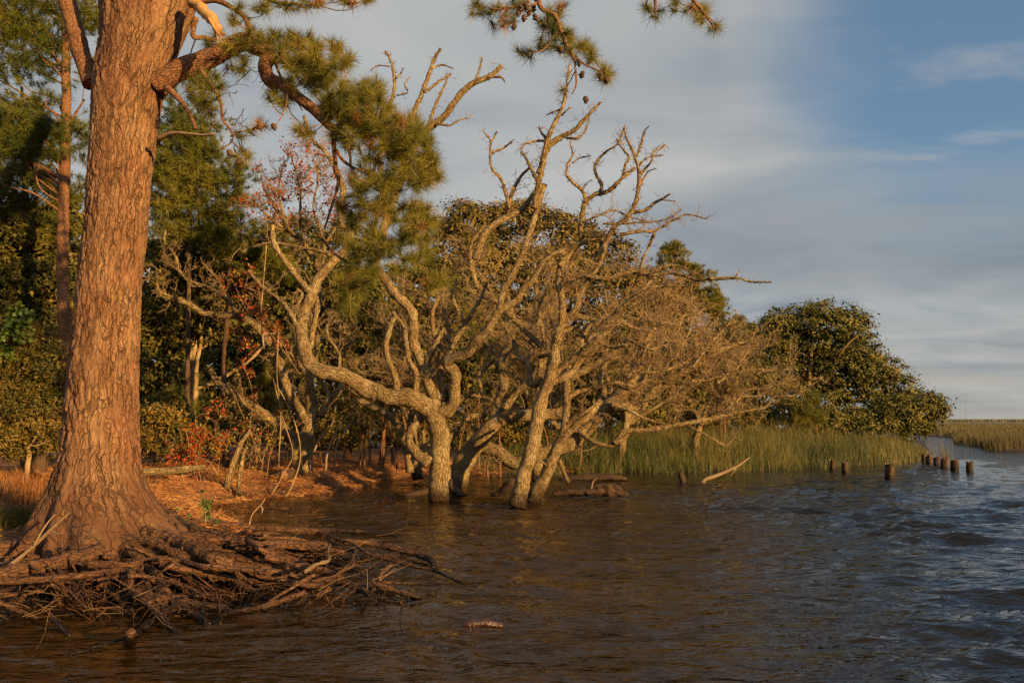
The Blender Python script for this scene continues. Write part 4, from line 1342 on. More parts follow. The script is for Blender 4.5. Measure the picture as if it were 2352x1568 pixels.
Cc = 15.5
bare_oak('slender leaning live oak nearest in the water, furrowed trunk tilting right', at(1275, 1470, Cc, '6'), [
    ('6', Cc, Cc, 140, 100, [(1262, 1520), (1280, 1440), (1320, 1250), (1390, 1000), (1440, 750), (1475, 600), (1520, 470)]),
    ('6', Cc, Cc, 104, 84, [(1500, 540), (1545, 400), (1575, 280), (1600, 150), (1650, 10)], .5),
    ('7', Cc, Cc, 84, 76, [(640, 1560), (672, 1400), (700, 1290), (740, 1190)], .4),
    ('7', Cc, Cc + .2, 70, 60, [(740, 1210), (742, 1100), (735, 950), (705, 850), (720, 740), (742, 620)], .5),
    ('7', Cc, Cc - .3, 74, 44, [(750, 1200), (860, 1060), (885, 940), (960, 820), (1050, 680), (1110, 540)], .5, .5),
    ('C', Cc - .3, Cc - .4, 50, 34, [(540, 1120), (600, 1000), (650, 900), (760, 820), (820, 700), (850, 560), (850, 450)], 1, .3),
    ('C', Cc - .4, Cc - .4, 34, 12, [(850, 460), (830, 380), (800, 290), (750, 190), (730, 100)], 1.4, .2),
    ('C', Cc - .4, Cc - .5, 26, 12, [(860, 480), (900, 430), (950, 370), (965, 300), (1020, 270), (1060, 235)], 1.4, .2),
    ('C', Cc - .4, Cc - .4, 24, 10, [(835, 330), (870, 220), (890, 140), (930, 90)], 1.3, .2),
    ('C', Cc - .4, Cc - .4, 18, 8, [(865, 560), (890, 500), (930, 450), (990, 430)], 1.3, .12), ('C', Cc - .4, Cc - .4, 20, 10, [(850, 410), (890, 360), (960, 330), (1045, 322)], 1.3, .15),
    ('7', Cc + .1, Cc + .3, 50, 40, [(720, 700), (800, 600), (890, 480), (892, 330)], .5, .4),
    ('C', Cc + .3, Cc + .3, 52, 30, [(390, 980), (395, 850), (420, 700), (500, 640), (620, 600), (720, 500), (820, 425)], .9, .3),
    ('C', Cc + .3, Cc + .3, 36, 12, [(425, 700), (400, 610), (310, 530), (270, 460), (290, 380), (320, 320), (300, 210)], 1.2, .25),
    ('C', Cc + .3, Cc + .2, 36, 14, [(530, 640), (550, 560), (510, 480), (500, 400), (580, 300), (680, 230), (740, 85)], 1.4, .25),
    ('C', Cc + .3, Cc + .3, 30, 10, [(725, 480), (740, 400), (770, 340), (700, 250), (670, 190)], 1.4, .2),
    ('C', Cc + .3, Cc + .3, 16, 8, [(320, 385), (380, 345), (465, 328)], 1.4, .15), ('C', Cc + .3, Cc + .3, 12, 5, [(400, 600), (430, 550), (470, 520)], 1.3, .12),
    ('C', Cc - .3, Cc - .6, 34, 16, [(800, 780), (900, 760), (980, 700), (1040, 670), (1095, 632)], 1.1, .2), ('C', Cc - .6, Cc - .6, 14, 10, [(1040, 680), (1155, 690)], .5, .05),
    ('C', Cc - .3, Cc - .4, 32, 10, [(700, 960), (850, 930), (960, 930), (1040, 890), (1150, 830), (1240, 795), (1390, 832)], 1.3, .3),
    ('C', Cc - .3, Cc - .3, 24, 8, [(560, 870), (700, 870), (860, 860), (1000, 850), (1100, 820), (1180, 765)], 1.7, .35),
    ('C', Cc - .3, Cc - .3, 22, 8, [(400, 860), (560, 790), (660, 760), (760, 810), (900, 850)], 1.8, .35),
    ('C', Cc - .3, Cc + .2, 30, 12, [(970, 950), (930, 1050), (880, 1150), (860, 1240)], 1.2, .35),
    ('7', Cc, Cc - .2, 46, 30, [(780, 860), (850, 800), (950, 780), (1100, 800), (1250, 760), (1400, 745)], 1.1, .5),
    ('7', Cc - .2, Cc - .7, 40, 26, [(1390, 745), (1500, 775), (1650, 755), (1800, 780), (1880, 812), (2000, 800), (2230, 795)], .7, .2),
    ('8', Cc - .7, Cc - .7, 20, 9, [(520, 290), (620, 290), (690, 290), (740, 308), (860, 310)], .8, .1), ('8', Cc - .7, Cc - .7, 10, 5, [(655, 285), (672, 270), (686, 245)], .5, .05),
    ('7', Cc - .3, Cc - .5, 22, 10, [(1480, 770), (1600, 700), (1720, 690), (1900, 770)], 1.3, .3),
    ('7', Cc - .3, Cc - .6, 54, 30, [(960, 1340), (1050, 1230), (1150, 1140), (1250, 1040), (1380, 930), (1450, 870), (1530, 780)], .9, .5),
    ('6', Cc, Cc - .3, 60, 50, [(1550, 450), (1630, 350), (1730, 270), (1850, 170), (1950, 100), (2050, 10)], .5, .5),
    ('6', Cc, Cc - .4, 44, 20, [(1850, 180), (1950, 115), (2060, 165), (2200, 150)], .5, .3),
    ('6', Cc, Cc + .4, 66, 60, [(1540, 470), (1650, 430), (1720, 380), (1800, 270), (1900, 120), (2040, -20)], .7, .5),
    ('7', Cc + .4, Cc + .6, 46, 24, [(1150, 1170), (1250, 1170), (1350, 1220), (1450, 1240), (1600, 1180), (1750, 1200)], 1.2, .6),
    ('7', Cc - .3, Cc - .5, 30, 14, [(1300, 1320), (1480, 1400), (1600, 1370), (1660, 1430)], 1.3, .5),
    ('6', Cc + .3, Cc + .8, 70, 50, [(1480, 440), (1380, 480), (1360, 300), (1280, 250), (1230, 110)], .6, .5),
    ('7', Cc + .5, Cc + .9, 60, 34, [(580, 1390), (470, 1290), (360, 1180), (260, 1090)], .9, .5),
    ('7', Cc + .6, Cc + 1.2, 34, 14, [(600, 1400), (570, 1230), (540, 1060), (600, 900), (560, 760), (640, 640)], 1.5, .6),
], 303, rate=5.6, side=.75)

Dd = 16.2
bare_oak('forked live oak leaning right with pale peeling foot, just right of the nearest trunk', at(1420, 1440, Dd, '6'), [
    ('6', Dd, Dd, 115, 90, [(1400, 1490), (1430, 1400), (1490, 1290), (1540, 1180), (1590, 1050), (1650, 940), (1700, 870)]),
    ('6', Dd, Dd + .2, 80, 60, [(1640, 960), (1670, 840), (1685, 700), (1685, 560), (1680, 420), (1705, 290)], .5, .5),
    ('6', Dd, Dd + .3, 66, 46, [(1640, 950), (1760, 830), (1880, 740), (2000, 560), (1970, 470), (1990, 350), (2060, 270), (2150, 250)], .6, .5),
    ('6', Dd, Dd - .3, 46, 40, [(1690, 600), (1760, 550), (1850, 530), (1960, 500), (2080, 470), (2190, 500), (2300, 560)], .7, .5),
    ('8', Dd - .3, Dd - .5, 26, 10, [(0, 860), (60, 860), (130, 810), (250, 800), (400, 740), (480, 650)], 1.4, .6),
    ('6', Dd, Dd - .2, 44, 24, [(1650, 830), (1750, 770), (1850, 710), (1945, 640)], .7, .3),
    ('6', Dd, Dd - .1, 34, 12, [(1545, 1250), (1515, 1190), (1490, 1150), (1430, 1135)], .5, .1),
    ('6', Dd, Dd + .1, 80, 40, [(1440, 1420), (1400, 1400), (1340, 1460)], .1, .1),
    ('6', Dd + .2, Dd + .8, 50, 30, [(1700, 300), (1800, 180), (1830, 60), (1930, -80)], 1, .6),
    ('7', Dd + .6, Dd + 1.2, 40, 14, [(1050, 1240), (1180, 1100), (1400, 1000), (1500, 880), (1650, 860), (1800, 800)], 1.6, .6),
    ('7', Dd + .6, Dd + 1.2, 36, 12, [(1400, 1560), (1480, 1300), (1550, 1100), (1600, 950), (1750, 880)], 1.6, .6),
    ('7', Dd + .6, Dd + 1.2, 30, 12, [(1700, 1480), (1800, 1300), (1850, 1150), (1950, 1050)], 1.6, .6),
    ('7', Dd + .6, Dd + 1.2, 30, 12, [(1850, 1560), (2000, 1350), (2100, 1250), (2200, 1130)], 1.6, .6),
], 404, rate=5.2, side=.8)

E = 19.8
bare_oak('crooked live oak on the straw covered bank, low limb sagging to the left', at(1940, 270, E, '3'), [
    ('3', E, E, 115, 84, [(1935, 320), (1940, 250), (1945, 100), (1965, -30), (1990, -90)]),
    ('2', E, E - .3, 70, 34, [(1975, 1270), (1880, 1130), (1820, 1000), (1770, 830), (1660, 670), (1550, 590), (1400, 572), (1300, 560), (1200, 500), (1050, 460)], .8, .5),
    ('2', E, E + .2, 80, 60, [(1990, 1260), (1985, 1100), (1965, 960), (1930, 860), (1900, 700), (1880, 520)], .5, .5),
    ('2', E, E + .1, 50, 30, [(2040, 1220), (2080, 1150), (2140, 1070), (2190, 1020)], .7, .4),
    ('2', E, E - .3, 84, 40, [(1900, 1500), (1880, 1380), (1790, 1280), (1660, 1190), (1510, 1090), (1390, 1000), (1340, 920)], .7, .5),
    ('2', E - .3, E - .3, 26, 12, [(1400, 1010), (1330, 1015), (1262, 1020)], 1, .2), ('2', E - .3, E - .3, 20, 8, [(1350, 960), (1310, 915), (1290, 912)], 1, .15),
    ('2', E - .2, E - .5, 34, 14, [(1560, 590), (1440, 470), (1330, 400), (1200, 350), (1130, 280), (1050, 250)], 1.3, .5),
    ('2', E - .2, E - .5, 24, 8, [(1440, 470), (1400, 360), (1340, 290), (1300, 250)], 1.5, .4), ('2', E - .2, E - .5, 24, 8, [(1130, 280), (1120, 200), (1050, 100), (1060, 30)], 1.5, .4),
    ('2', E, E + .4, 40, 24, [(2050, 1220), (2090, 1080), (2000, 900), (2030, 760), (1980, 560)], .7, .6),
    ('2', E, E - .3, 30, 14, [(1800, 950), (1900, 900), (1850, 820), (1740, 800)], 1, .5),
    ('2', E, E - .4, 30, 10, [(1300, 560), (1180, 480), (1020, 420), (1000, 300)], 1.4, .5),
], 505, rate=5.0, side=.6)

Fq = 21.5
bare_oak('low dark oak trunk bending left behind the stout oak', at(350, 1200, Fq, '6'), [
    ('6', Fq, Fq, 76, 54, [(350, 1230), (345, 1150), (320, 1010), (270, 860), (180, 750), (60, 680), (-80, 620)]),
    ('5', Fq, Fq, 56, 24, [(980, 1440), (900, 1400), (840, 1340), (780, 1450), (700, 1560)], .6, .4),
    ('6', Fq, Fq + .2, 46, 22, [(480, 1120), (470, 960), (460, 860), (430, 700)], .8, .5),
], 506, rate=4, side=.5)

# a thicket of further bare oaks fills the space behind: grown, not drawn
rng = np.random.default_rng(60)
THK = [('bare oak thicket tree behind the stout oak, left of the others', 960, 1075, 22.0, [(900, 850), (960, 780), (860, 700), (1040, 700), (930, 620), (1020, 560), (780, 740)]),
       ('twiggy bare oak behind the two front trunks', 1235, 1080, 21.0, [(1180, 760), (1260, 700), (1330, 640), (1130, 680), (1080, 600), (1220, 560), (1330, 560), (1400, 700)]),
       ('twiggy bare oak in the reeds behind the forked trunk', 1420, 1074, 26.5, [(1440, 800), (1520, 720), (1580, 680), (1640, 740), (1480, 620), (1560, 780), (1380, 620), (1690, 760)]),
       ('low twiggy bare oak at the right end of the thicket', 1600, 1072, 27.0, [(1640, 850), (1720, 800), (1780, 780), (1800, 850), (1560, 870), (1700, 900), (1830, 870)])]
for lab, bx, by, Y, tips in THK:
    base = at(bx, by, Y)
    t = empty('bare_oak', base, lab, 'bare tree')
    lines = []
    fork = at(bx + rng.normal(0, 15), by - 110, Y)
    m = MB()
    m.tube(np.array([base - [0, 0, .3], base + (fork - base) * .5 + rng.normal(size=3) * .08, fork]), np.array([.15, .13, .11]), seg=9, lump=.2, lf=8)
    m.build('trunk', M['oak_bark'], t)
    for (x, y) in tips:
        tip = at(x, y, Y + rng.normal(0, .8))
        mid1 = fork + (tip - fork) * .33 + rng.normal(size=3) * .22
        mid2 = fork + (tip - fork) * .66 + rng.normal(size=3) * .25
        m = MB()
        PP, Rr, T, LL = m.tube(np.array([fork - (fork - base) * .1, mid1, mid2, tip]), np.array([.085, .06, .045, .02]), seg=8, lump=.25, lf=9)
        m.build('branch', M['oak_bark'], t)
        for k in range(int(LL[-1] * 11)):
            j = int(rng.integers(len(PP) // 5, len(PP)))
            d = unit(rng.normal(size=3) * [1, .7, 1] + T[j] * .6 + [0, 0, .3])
            ln = rng.uniform(.3, 1.05)
            grow(lines, PP[j], d, ln, .005 + .011 * ln, 2, rng, 6, .42, .03, 4, .5)
    mb = MB()
    twig_batch(mb, lines, 3)
    mb.build('twigs', M['twig'], t, kind='stuff')

# a twig tree with the last red leaves, left of the big oak's crown
t = empty('red_leaved_tree', at(690, 760, 18.5), 'fine twigged tree with last crimson leaves against the sky, beside the arching pine limb', 'tree')
rng = np.random.default_rng(8)
lines = []
stems = [[(712, 800), (735, 640), (700, 560), (660, 520), (640, 440), (650, 380)], [(735, 640), (745, 560), (720, 480), (730, 400), (700, 320)],
         [(720, 600), (690, 520), (690, 440), (670, 360)], [(700, 560), (620, 500), (580, 460)], [(735, 580), (780, 500), (770, 440)], [(655, 510), (610, 440), (600, 400)]]
tips = []
for n, s in enumerate(stems):
    P = limb_pts('D', s, 18.5, 18.3, .15, rng)
    m = MB()
    PP, Rr, T, LL = m.tube(P, np.linspace(.075 if n == 0 else .042, .014, len(P)), seg=8, lump=.25, lf=9)
    m.build('trunk' if n == 0 else 'branch', M['oak_bark'], t)
    for k in range(int(LL[-1] * 9)):
        j = int(rng.integers(len(PP) // 3, len(PP)))
        d = unit(rng.normal(size=3) + T[j] * .5 + [0, 0, .3])
        grow(lines, PP[j], d, rng.uniform(.3, .8), .012, 2, rng, 6, .4, .05, 4, .5)
mb = MB()
twig_batch(mb, lines, 3)
mb.build('twigs', M['twig'], t, kind='stuff')
ends = np.array([l[0][-1] for l in lines])
sx = np.array([e for e in ends if e[2] > at(0, 520, 18.5)[2]])
pick = sx[rng.choice(len(sx), min(len(sx), 650), replace=False)]
mb = MB()
C = np.repeat(pick, 2, 0) + rng.normal(size=(len(pick) * 2, 3)) * .04
leaves(mb, C, unit(rng.normal(size=C.shape)), .065, rng, .75)
mb.build('leaves', M['red_leaf'], t, smooth=False, kind='stuff')

# ------------------------------------------------------------------ living trees and shrubs behind
def leafy(name, label, cat, base, trunk, lobes, n, leaf, Y, mat, seed, clumps=None, spread=.3, aspect=.5, group=None, inner=.55, limbs=7, bark='oak_bark', back=.35):
    rng = np.random.default_rng(seed)
    b = at(base[0], base[1], Y)
    t = empty(name, b, label, cat, group)
    P, O, tone, C, CO = lobe_points(lobes, n, rng, Y, inner, clumps, spread, back)
    mb = MB()
    leaves(mb, P, O, leaf, rng, aspect, tone)
    mb.build('leaves', M[mat], t, smooth=False, kind='stuff')
    if trunk:
        top = at(trunk[0], trunk[1], Y)
        m = MB()
        m.tube(np.array([b - [0, 0, .3], b + (top - b) * .5 + rng.normal(size=3) * [.1, .1, 0], top]), np.array([1, .8, .5]) * trunk[2], seg=9, lump=.2, lf=5)
        m.build('trunk', M[bark], t)
        for k in rng.choice(len(C), min(limbs, len(C)), replace=False):
            f = rng.uniform(.35, .95)
            s = b + (top - b) * f
            e = C[k]
            m = MB()
            m.tube(np.array([s, s + (e - s) * .4 + rng.normal(size=3) * .2, s + (e - s) * .75 + rng.normal(size=3) * .2 + [0, 0, .1], e]),
                   np.array([.5, .35, .22, .08]) * trunk[2], seg=6, lump=.2, lf=5, step=.12)
            m.build('branch', M[bark], t)
    return t


def piney(label, base, trunk, lobes, n, Y, seed, length=.2, per=26, width=.012, group=None, limbs=24, name='pine_tree', mat='needle_far', bark='limb', spread=.35, clumps=None):
    rng = np.random.default_rng(seed)
    b = at(base[0], base[1], Y)
    t = empty(name, b, label, 'pine tree', group)
    P, O, tone, C, CO = lobe_points(lobes, n, rng, Y, .45, clumps or max(12, n // 14), spread, .45)
    mb = MB()
    tufts(mb, P, unit(O + [0, 0, .5]), rng, length, per, width, 1.0, tone)
    mb.build('needles', M[mat], t, smooth=False, kind='stuff')
    top = at(trunk[0], trunk[1], Y)
    m = MB()
    m.tube(np.array([b - [0, 0, .3], b + (top - b) * .33 + rng.normal(size=3) * .05, b + (top - b) * .66 + rng.normal(size=3) * .05, top]),
           np.array([1, .85, .7, .3]) * trunk[2], seg=12, lump=.10, lf=9)
    m.build('trunk', M[bark], t)
    for k in rng.choice(len(C), min(limbs, len(C)), replace=False):
        e = C[k]
        f = np.clip((e[2] - b[2]) / max(.5, top[2] - b[2]) - .08, .1, .98)
        s = b + (top - b) * f
        m = MB()
        m.tube(np.array([s, s + (e - s) * .4 + rng.normal(size=3) * .08, s + (e - s) * .75 + rng.normal(size=3) * .1, e]),
               np.array([.2, .15, .10, .05]) * trunk[2], seg=6, lump=.2, lf=9, step=.08)
        m.build('branch', M[bark], t)
    return t


piney('sunlit pine filling the left edge above the evergreens', (60, 1110), (50, 200, .09),
      [(40, 430, 80, 50), (130, 460, 70, 40), (-20, 360, 60, 60), (90, 360, 60, 40), (0, 480, 90, 50), (180, 430, 40, 50), (60, 280, 60, 40), (140, 300, 50, 40), (30, 520, 90, 40), (130, 540, 70, 40)],
      1300, 16.2, 35, length=.18, per=36, width=.01, limbs=16, spread=.3, clumps=160, bark='twig_dark')
piney('sunlit pine crown between the feathery pine and the crimson tree', (520, 1050), (520, 420, .09),
      [(530, 470, 40, 36), (490, 520, 60, 40), (560, 540, 50, 40), (450, 560, 60, 40), (590, 600, 50, 40), (520, 600, 60, 40), (380, 500, 40, 60), (400, 600, 50, 50), (640, 560, 40, 40), (650, 640, 50, 40)],
      1300, 22.3, 36, length=.22, per=34, width=.014, limbs=14, spread=.32, clumps=160, bark='twig_dark')
# right-hand live oak, rounded and dense
leafy('live_oak', 'broad rounded live oak, tallest green crown at right above the marsh grass', 'live oak', (1840, 1015), (1860, 850, .32),
      [(1860, 760, 120, 66), (1780, 770, 62, 58), (1905, 755, 100, 62), (1960, 810, 60, 50), (1790, 840, 50, 60), (1930, 850, 90, 60), (2010, 860, 66, 52), (2050, 890, 50, 40),
       (1870, 830, 60, 40, 1.5), (2080, 925, 45, 34), (2000, 930, 70, 44), (1760, 790, 40, 40), (1830, 900, 50, 50, 1.2), (2120, 930, 34, 34), (1745, 860, 50, 60), (1790, 900, 60, 50), (1890, 920, 80, 40), (1960, 880, 60, 50), (1850, 800, 80, 60, 2), (1940, 860, 90, 60, 2)],
      62000, .15, 39, 'oak_leaf', 1, clumps=1500, spread=.34, limbs=12, inner=.3)
leafy('shrub', 'low marsh shrub at the far right tip of the wooded point', 'shrub', (2075, 1010), (2085, 950, .07),
      [(2060, 950, 60, 44), (2110, 950, 44, 40), (2140, 935, 26, 34), (2020, 965, 60, 38), (2090, 985, 50, 24), (1960, 970, 60, 36), (2150, 950, 20, 24)],
      20000, .13, 37, 'oak_leaf', 2, clumps=500, spread=.3, limbs=8, bark='twig')
leafy('shrub', 'olive shrub below the rounded live oak, behind the reeds', 'shrub', (1820, 1010), (1830, 950, .06),
      [(1800, 960, 60, 40), (1860, 965, 60, 36), (1910, 975, 50, 30), (1730, 965, 50, 38)], 12000, .15, 36.5, 'dark_leaf', 3, clumps=400, spread=.3, bark='twig')
# wide live oak behind the bare ones
leafy('live_oak', 'wide leafy live oak showing above and behind the bare branches', 'live oak', (1230, 1040), (1240, 700, .4),
      [(1080, 520, 90, 56), (1180, 510, 90, 46), (1260, 530, 80, 50), (1330, 560, 70, 50), (1400, 590, 60, 50), (1040, 560, 60, 60), (1130, 620, 110, 90), (1270, 640, 110, 90), (1400, 680, 90, 80),
       (1480, 660, 60, 50), (1500, 740, 80, 60), (1560, 700, 50, 50)],
      54000, .14, 31, 'oak_leaf_brown', 4, clumps=1500, spread=.32, limbs=14, inner=.4)
leafy('live_oak', 'darker live oak low behind the bare thicket at centre', 'live oak', (1460, 1035), (1470, 820, .25),
      [(1380, 840, 110, 90), (1520, 850, 100, 80), (1640, 850, 90, 90), (1720, 880, 60, 70), (1600, 930, 110, 50), (1450, 940, 110, 60), (1250, 860, 110, 110), (1680, 790, 60, 50)],
      30000, .19, 33, 'dark_leaf', 5, clumps=1000, spread=.36, limbs=12)
# right pine and two young ones
piney('pointed pine rising behind the bare oaks, right of centre', (1585, 1030), (1550, 552, .16),
      [(1548, 580, 26, 28), (1530, 610, 36, 30), (1570, 625, 36, 26), (1600, 650, 40, 34), (1640, 680, 26, 26), (1560, 680, 60, 40), (1620, 720, 46, 36), (1645, 700, 20, 24), (1540, 740, 60, 40), (1500, 640, 24, 24)],
      1700, 42, 21, length=.26, per=40, width=.02, mat='needle')
piney('small pine tip between the pointed pine and the rounded live oak', (1695, 1030), (1690, 725, .08), [(1690, 740, 16, 16), (1670, 745, 16, 14), (1705, 760, 26, 20), (1690, 800, 30, 26)], 320, 41, 22, length=.24, per=40, width=.016, limbs=6)
piney('bright young pine standing behind the reeds, under the rounded oak', (1880, 1000), (1858, 905, .05), [(1858, 925, 18, 22), (1850, 955, 28, 22), (1875, 965, 26, 18)], 260, 35, 23, length=.24, per=40, width=.013, limbs=5)
piney('young pine in the shade beside the bare thicket', (1665, 1015), (1655, 850, .06), [(1655, 880, 22, 26), (1665, 930, 30, 30), (1640, 910, 24, 22)], 360, 32, 24, length=.22, per=40, width=.012, limbs=6)

# left side: red trunked pine, then the evergreen wall
piney('red trunked pine behind the big pine at the far left', (172, 1110), (140, -200, .12),
      [(60, 40, 90, 50), (-30, 60, 90, 90), (120, -20, 120, 40), (30, 150, 80, 40), (190, 30, 60, 40), (100, 250, 60, 36), (20, 300, 80, 50), (180, 330, 50, 40), (30, 400, 90, 40), (210, 180, 40, 40), (110, 120, 50, 30),
       (-40, 220, 60, 60), (60, 360, 60, 40), (230, 60, 40, 50), (60, 100, 80, 50), (50, 200, 90, 50), (150, 290, 70, 40), (80, 330, 90, 50), (20, -40, 120, 50)],
      2100, 14.5, 31, length=.18, per=36, width=.009, limbs=44, spread=.3, clumps=230)
piney('feathery pine between the big trunk and the arching limb', (430, 1060), (440, 250, .07),
      [(420, 330, 70, 60), (480, 380, 60, 50), (520, 430, 50, 46), (400, 420, 70, 50), (450, 480, 80, 46), (540, 480, 40, 36), (390, 250, 40, 60), (450, 290, 50, 40), (470, 200, 40, 50), (550, 400, 26, 30), (360, 360, 30, 80), (420, 380, 70, 60), (470, 440, 70, 60), (400, 540, 60, 50), (500, 540, 60, 40), (440, 400, 50, 60)],
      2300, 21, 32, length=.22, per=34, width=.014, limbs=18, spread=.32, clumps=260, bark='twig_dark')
leafy('holly_tree', 'dark evergreen tree left of the big trunk, above the olive shrub', 'evergreen tree', (90, 1080), (90, 560, .16),
      [(60, 560, 110, 90), (150, 520, 60, 60), (-30, 500, 60, 80), (60, 660, 130, 80), (170, 640, 60, 90), (-60, 640, 80, 100), (110, 760, 100, 80), (160, 860, 60, 100)], 32000, .105, 16.5, 'dark_leaf', 6, clumps=900, spread=.2, limbs=10, bark='twig_dark', aspect=.45)
leafy('shrub', 'olive and gold wax myrtle bush at the left edge of the picture', 'shrub', (60, 1090), (60, 960, .05),
      [(40, 800, 90, 70), (110, 850, 60, 80), (10, 900, 100, 80), (90, 950, 80, 80), (-60, 860, 60, 110), (30, 1010, 110, 50)], 34000, .07, 14.5, 'myrtle_leaf', 7, clumps=800, spread=.17, limbs=8, bark='twig', aspect=.35)
leafy('vine', 'bright green and yellow leafy vine climbing over the myrtle bush', 'vine', (30, 850), None,
      [(20, 790, 40, 30), (50, 725, 30, 20), (35, 760, 30, 24), (10, 840, 26, 26)], 700, .085, 13.9, 'green_leaf', 8, clumps=40, spread=.14, aspect=.8)
leafy('evergreen_tree', 'dark leafy evergreen right of the big trunk, in shade', 'evergreen tree', (430, 1060), (440, 650, .14),
      [(380, 620, 70, 70), (460, 600, 80, 60), (560, 600, 80, 60), (400, 720, 90, 70), (500, 720, 90, 70), (620, 680, 80, 80), (360, 820, 50, 80), (700, 620, 70, 80), (780, 700, 90, 80), (680, 540, 50, 40, 2), (790, 560, 70, 60, 2)],
      36000, .14, 24, 'dark_leaf', 9, clumps=1000, spread=.28, limbs=10, bark='twig')
leafy('evergreen_tree', 'shadowy evergreen wall behind the bare oaks, left of centre', 'evergreen tree', (800, 1050), (800, 800, .16),
      [(560, 830, 100, 80), (700, 840, 100, 80), (840, 820, 110, 90), (960, 800, 100, 90), (1060, 780, 100, 110), (900, 700, 110, 80), (1000, 670, 90, 90), (1120, 860, 100, 90), (600, 900, 80, 50), (460, 900, 90, 60)],
      28000, .20, 29, 'dark_leaf', 10, clumps=900, spread=.34, limbs=8, bark='twig_dark')
for k, (x, y) in enumerate(((405, 925), (355, 950), (470, 960), (640, 870), (880, 760), (880, 905), (1100, 760))):
    piney(['young pine in the shade right of the big trunk, nearest to it', 'low young pine in deep shade touching the outline of the big trunk', 'young pine behind the crimson shrub', 'young pine behind the drooping vines',
           'young pine in the gap above the long mossy limb', 'young pine under the long mossy limb', 'young pine glimpsed behind the centre of the bare thicket'][k], (x, 1050), (x, y - 40, .04),
          [(x, y - 20, 26, 26), (x - 14, y + 10, 30, 24), (x + 18, y + 14, 28, 22), (x, y + 46, 36, 26)], 130, 21.5 + k * .5, 40 + k, length=.24, per=46, width=.008, limbs=6, group='young pines in the undergrowth', spread=.2)

# the wood goes on behind
rng = np.random.default_rng(90)
LB = ['%s evergreen %s' % (a, b) for a, b in (('dense', 'closing the wood behind the left edge'), ('tall', 'deep in the wood behind the big trunk'), ('broad', 'far behind the feathery pine'),
      ('shadowy', 'far behind the crimson leaved tree'), ('rounded', 'far behind the long mossy limb'), ('leafy', 'far behind the centre of the bare oaks'), ('low', 'far behind the pointed pine'), ('dark', 'far behind the two front trunks'), ('massed', 'far behind the reeds and the forked trunk'))]
for k, (x, y, rx, Y) in enumerate(((-120, 560, 190, 26), (110, 640, 170, 30), (330, 640, 150, 34), (560, 660, 150, 36), (780, 680, 150, 38), (1020, 700, 160, 40), (1600, 850, 130, 44), (1200, 760, 150, 42), (1400, 780, 150, 42))):
    leafy('evergreen_tree', LB[k], 'evergreen tree', (x, 1010), (x, y, .25),
          [(x, y, rx * .8, 90), (x - rx * .5, y + 90, rx * .6, 110), (x + rx * .5, y + 100, rx * .6, 110), (x, y + 200, rx, 110), (x, y + 300, rx, 70)], 9500, .42, Y, 'dark_leaf', 70 + k, clumps=420, spread=.55, limbs=5, bark='twig_dark')

US = [('olive undergrowth behind the big trunk, low down', 380, 1010, 19.5, 'myrtle_leaf'), ('brown undergrowth behind the crimson shrub', 520, 1000, 20.5, 'oak_leaf_brown'),
      ('rusty undergrowth behind the crooked oak', 690, 990, 22.5, 'oak_leaf_brown'), ('olive undergrowth in the gap left of the stout oak', 830, 985, 27.5, 'myrtle_leaf'),
      ('brown undergrowth behind the foot of the stout oak', 960, 985, 28, 'oak_leaf_brown'), ('olive undergrowth seen between the two front trunks', 1120, 990, 29, 'myrtle_leaf'),
      ('dull undergrowth at the back edge of the reeds', 1290, 990, 31, 'oak_leaf_brown'), ('dull green undergrowth right of the bare thicket behind the reeds', 1640, 985, 34.5, 'myrtle_leaf'), ('golden undergrowth at the far left edge', -60, 1020, 18, 'myrtle_leaf'), ('golden undergrowth just left of the big trunk', 130, 1020, 18.5, 'myrtle_leaf')]
for k, (lab, x, y, Y, mt) in enumerate(US):
    leafy('shrub', lab, 'undergrowth', (x, 1050), None, [(x, y, 95, 40), (x - 50, y + 10, 60, 34), (x + 50, y - 10, 60, 40), (x, y - 50, 60, 34)], 6000, .10, Y, mt, 300 + k, clumps=260, spread=.22, aspect=.4)

# saplings: thin brown stems in the shade of the wood
for k in range(26):
    x = [838, 870, 884, 905, 826, 945, 790, 770, 742, 850, 935, 915, 1085, 1110, 1125, 1150, 1060, 1260, 1330, 560, 590, 610, 640, 500, 540, 660][k]
    Y = 25 + rng.uniform(-2, 3)
    b = at(x, 1042, Y)
    b[2] = float(ground_z(b[0], b[1])) - .1
    t = empty('sapling', b, 'thin brown sapling stem in the shade behind the bare oaks', 'sapling', 'thin saplings at the back of the bank')
    h = rng.uniform(2.0, 3.2)
    P = np.array([b, b + [rng.normal(0, .08), 0, h * .35], b + [rng.normal(0, .15), 0, h * .7], b + [rng.normal(0, .25), 0, h]])
    m = MB()
    m.tube(P, np.array([.055, .045, .035, .015]) * rng.uniform(.5, 1.2), seg=6, lump=.2, lf=8)
    m.build('trunk', M['limb'], t)
    ll = []
    for q in range(7):
        f = rng.uniform(.3, 1)
        grow(ll, b + (P[-1] - b) * f, unit(rng.normal(size=3) + [0, 0, .4]), rng.uniform(.4, .8), .008, 1, rng, 5, .4, .1, 3, .5)
    m = MB()
    twig_batch(m, ll, 3)
    m.build('twigs', M['twig'], t, kind='stuff')


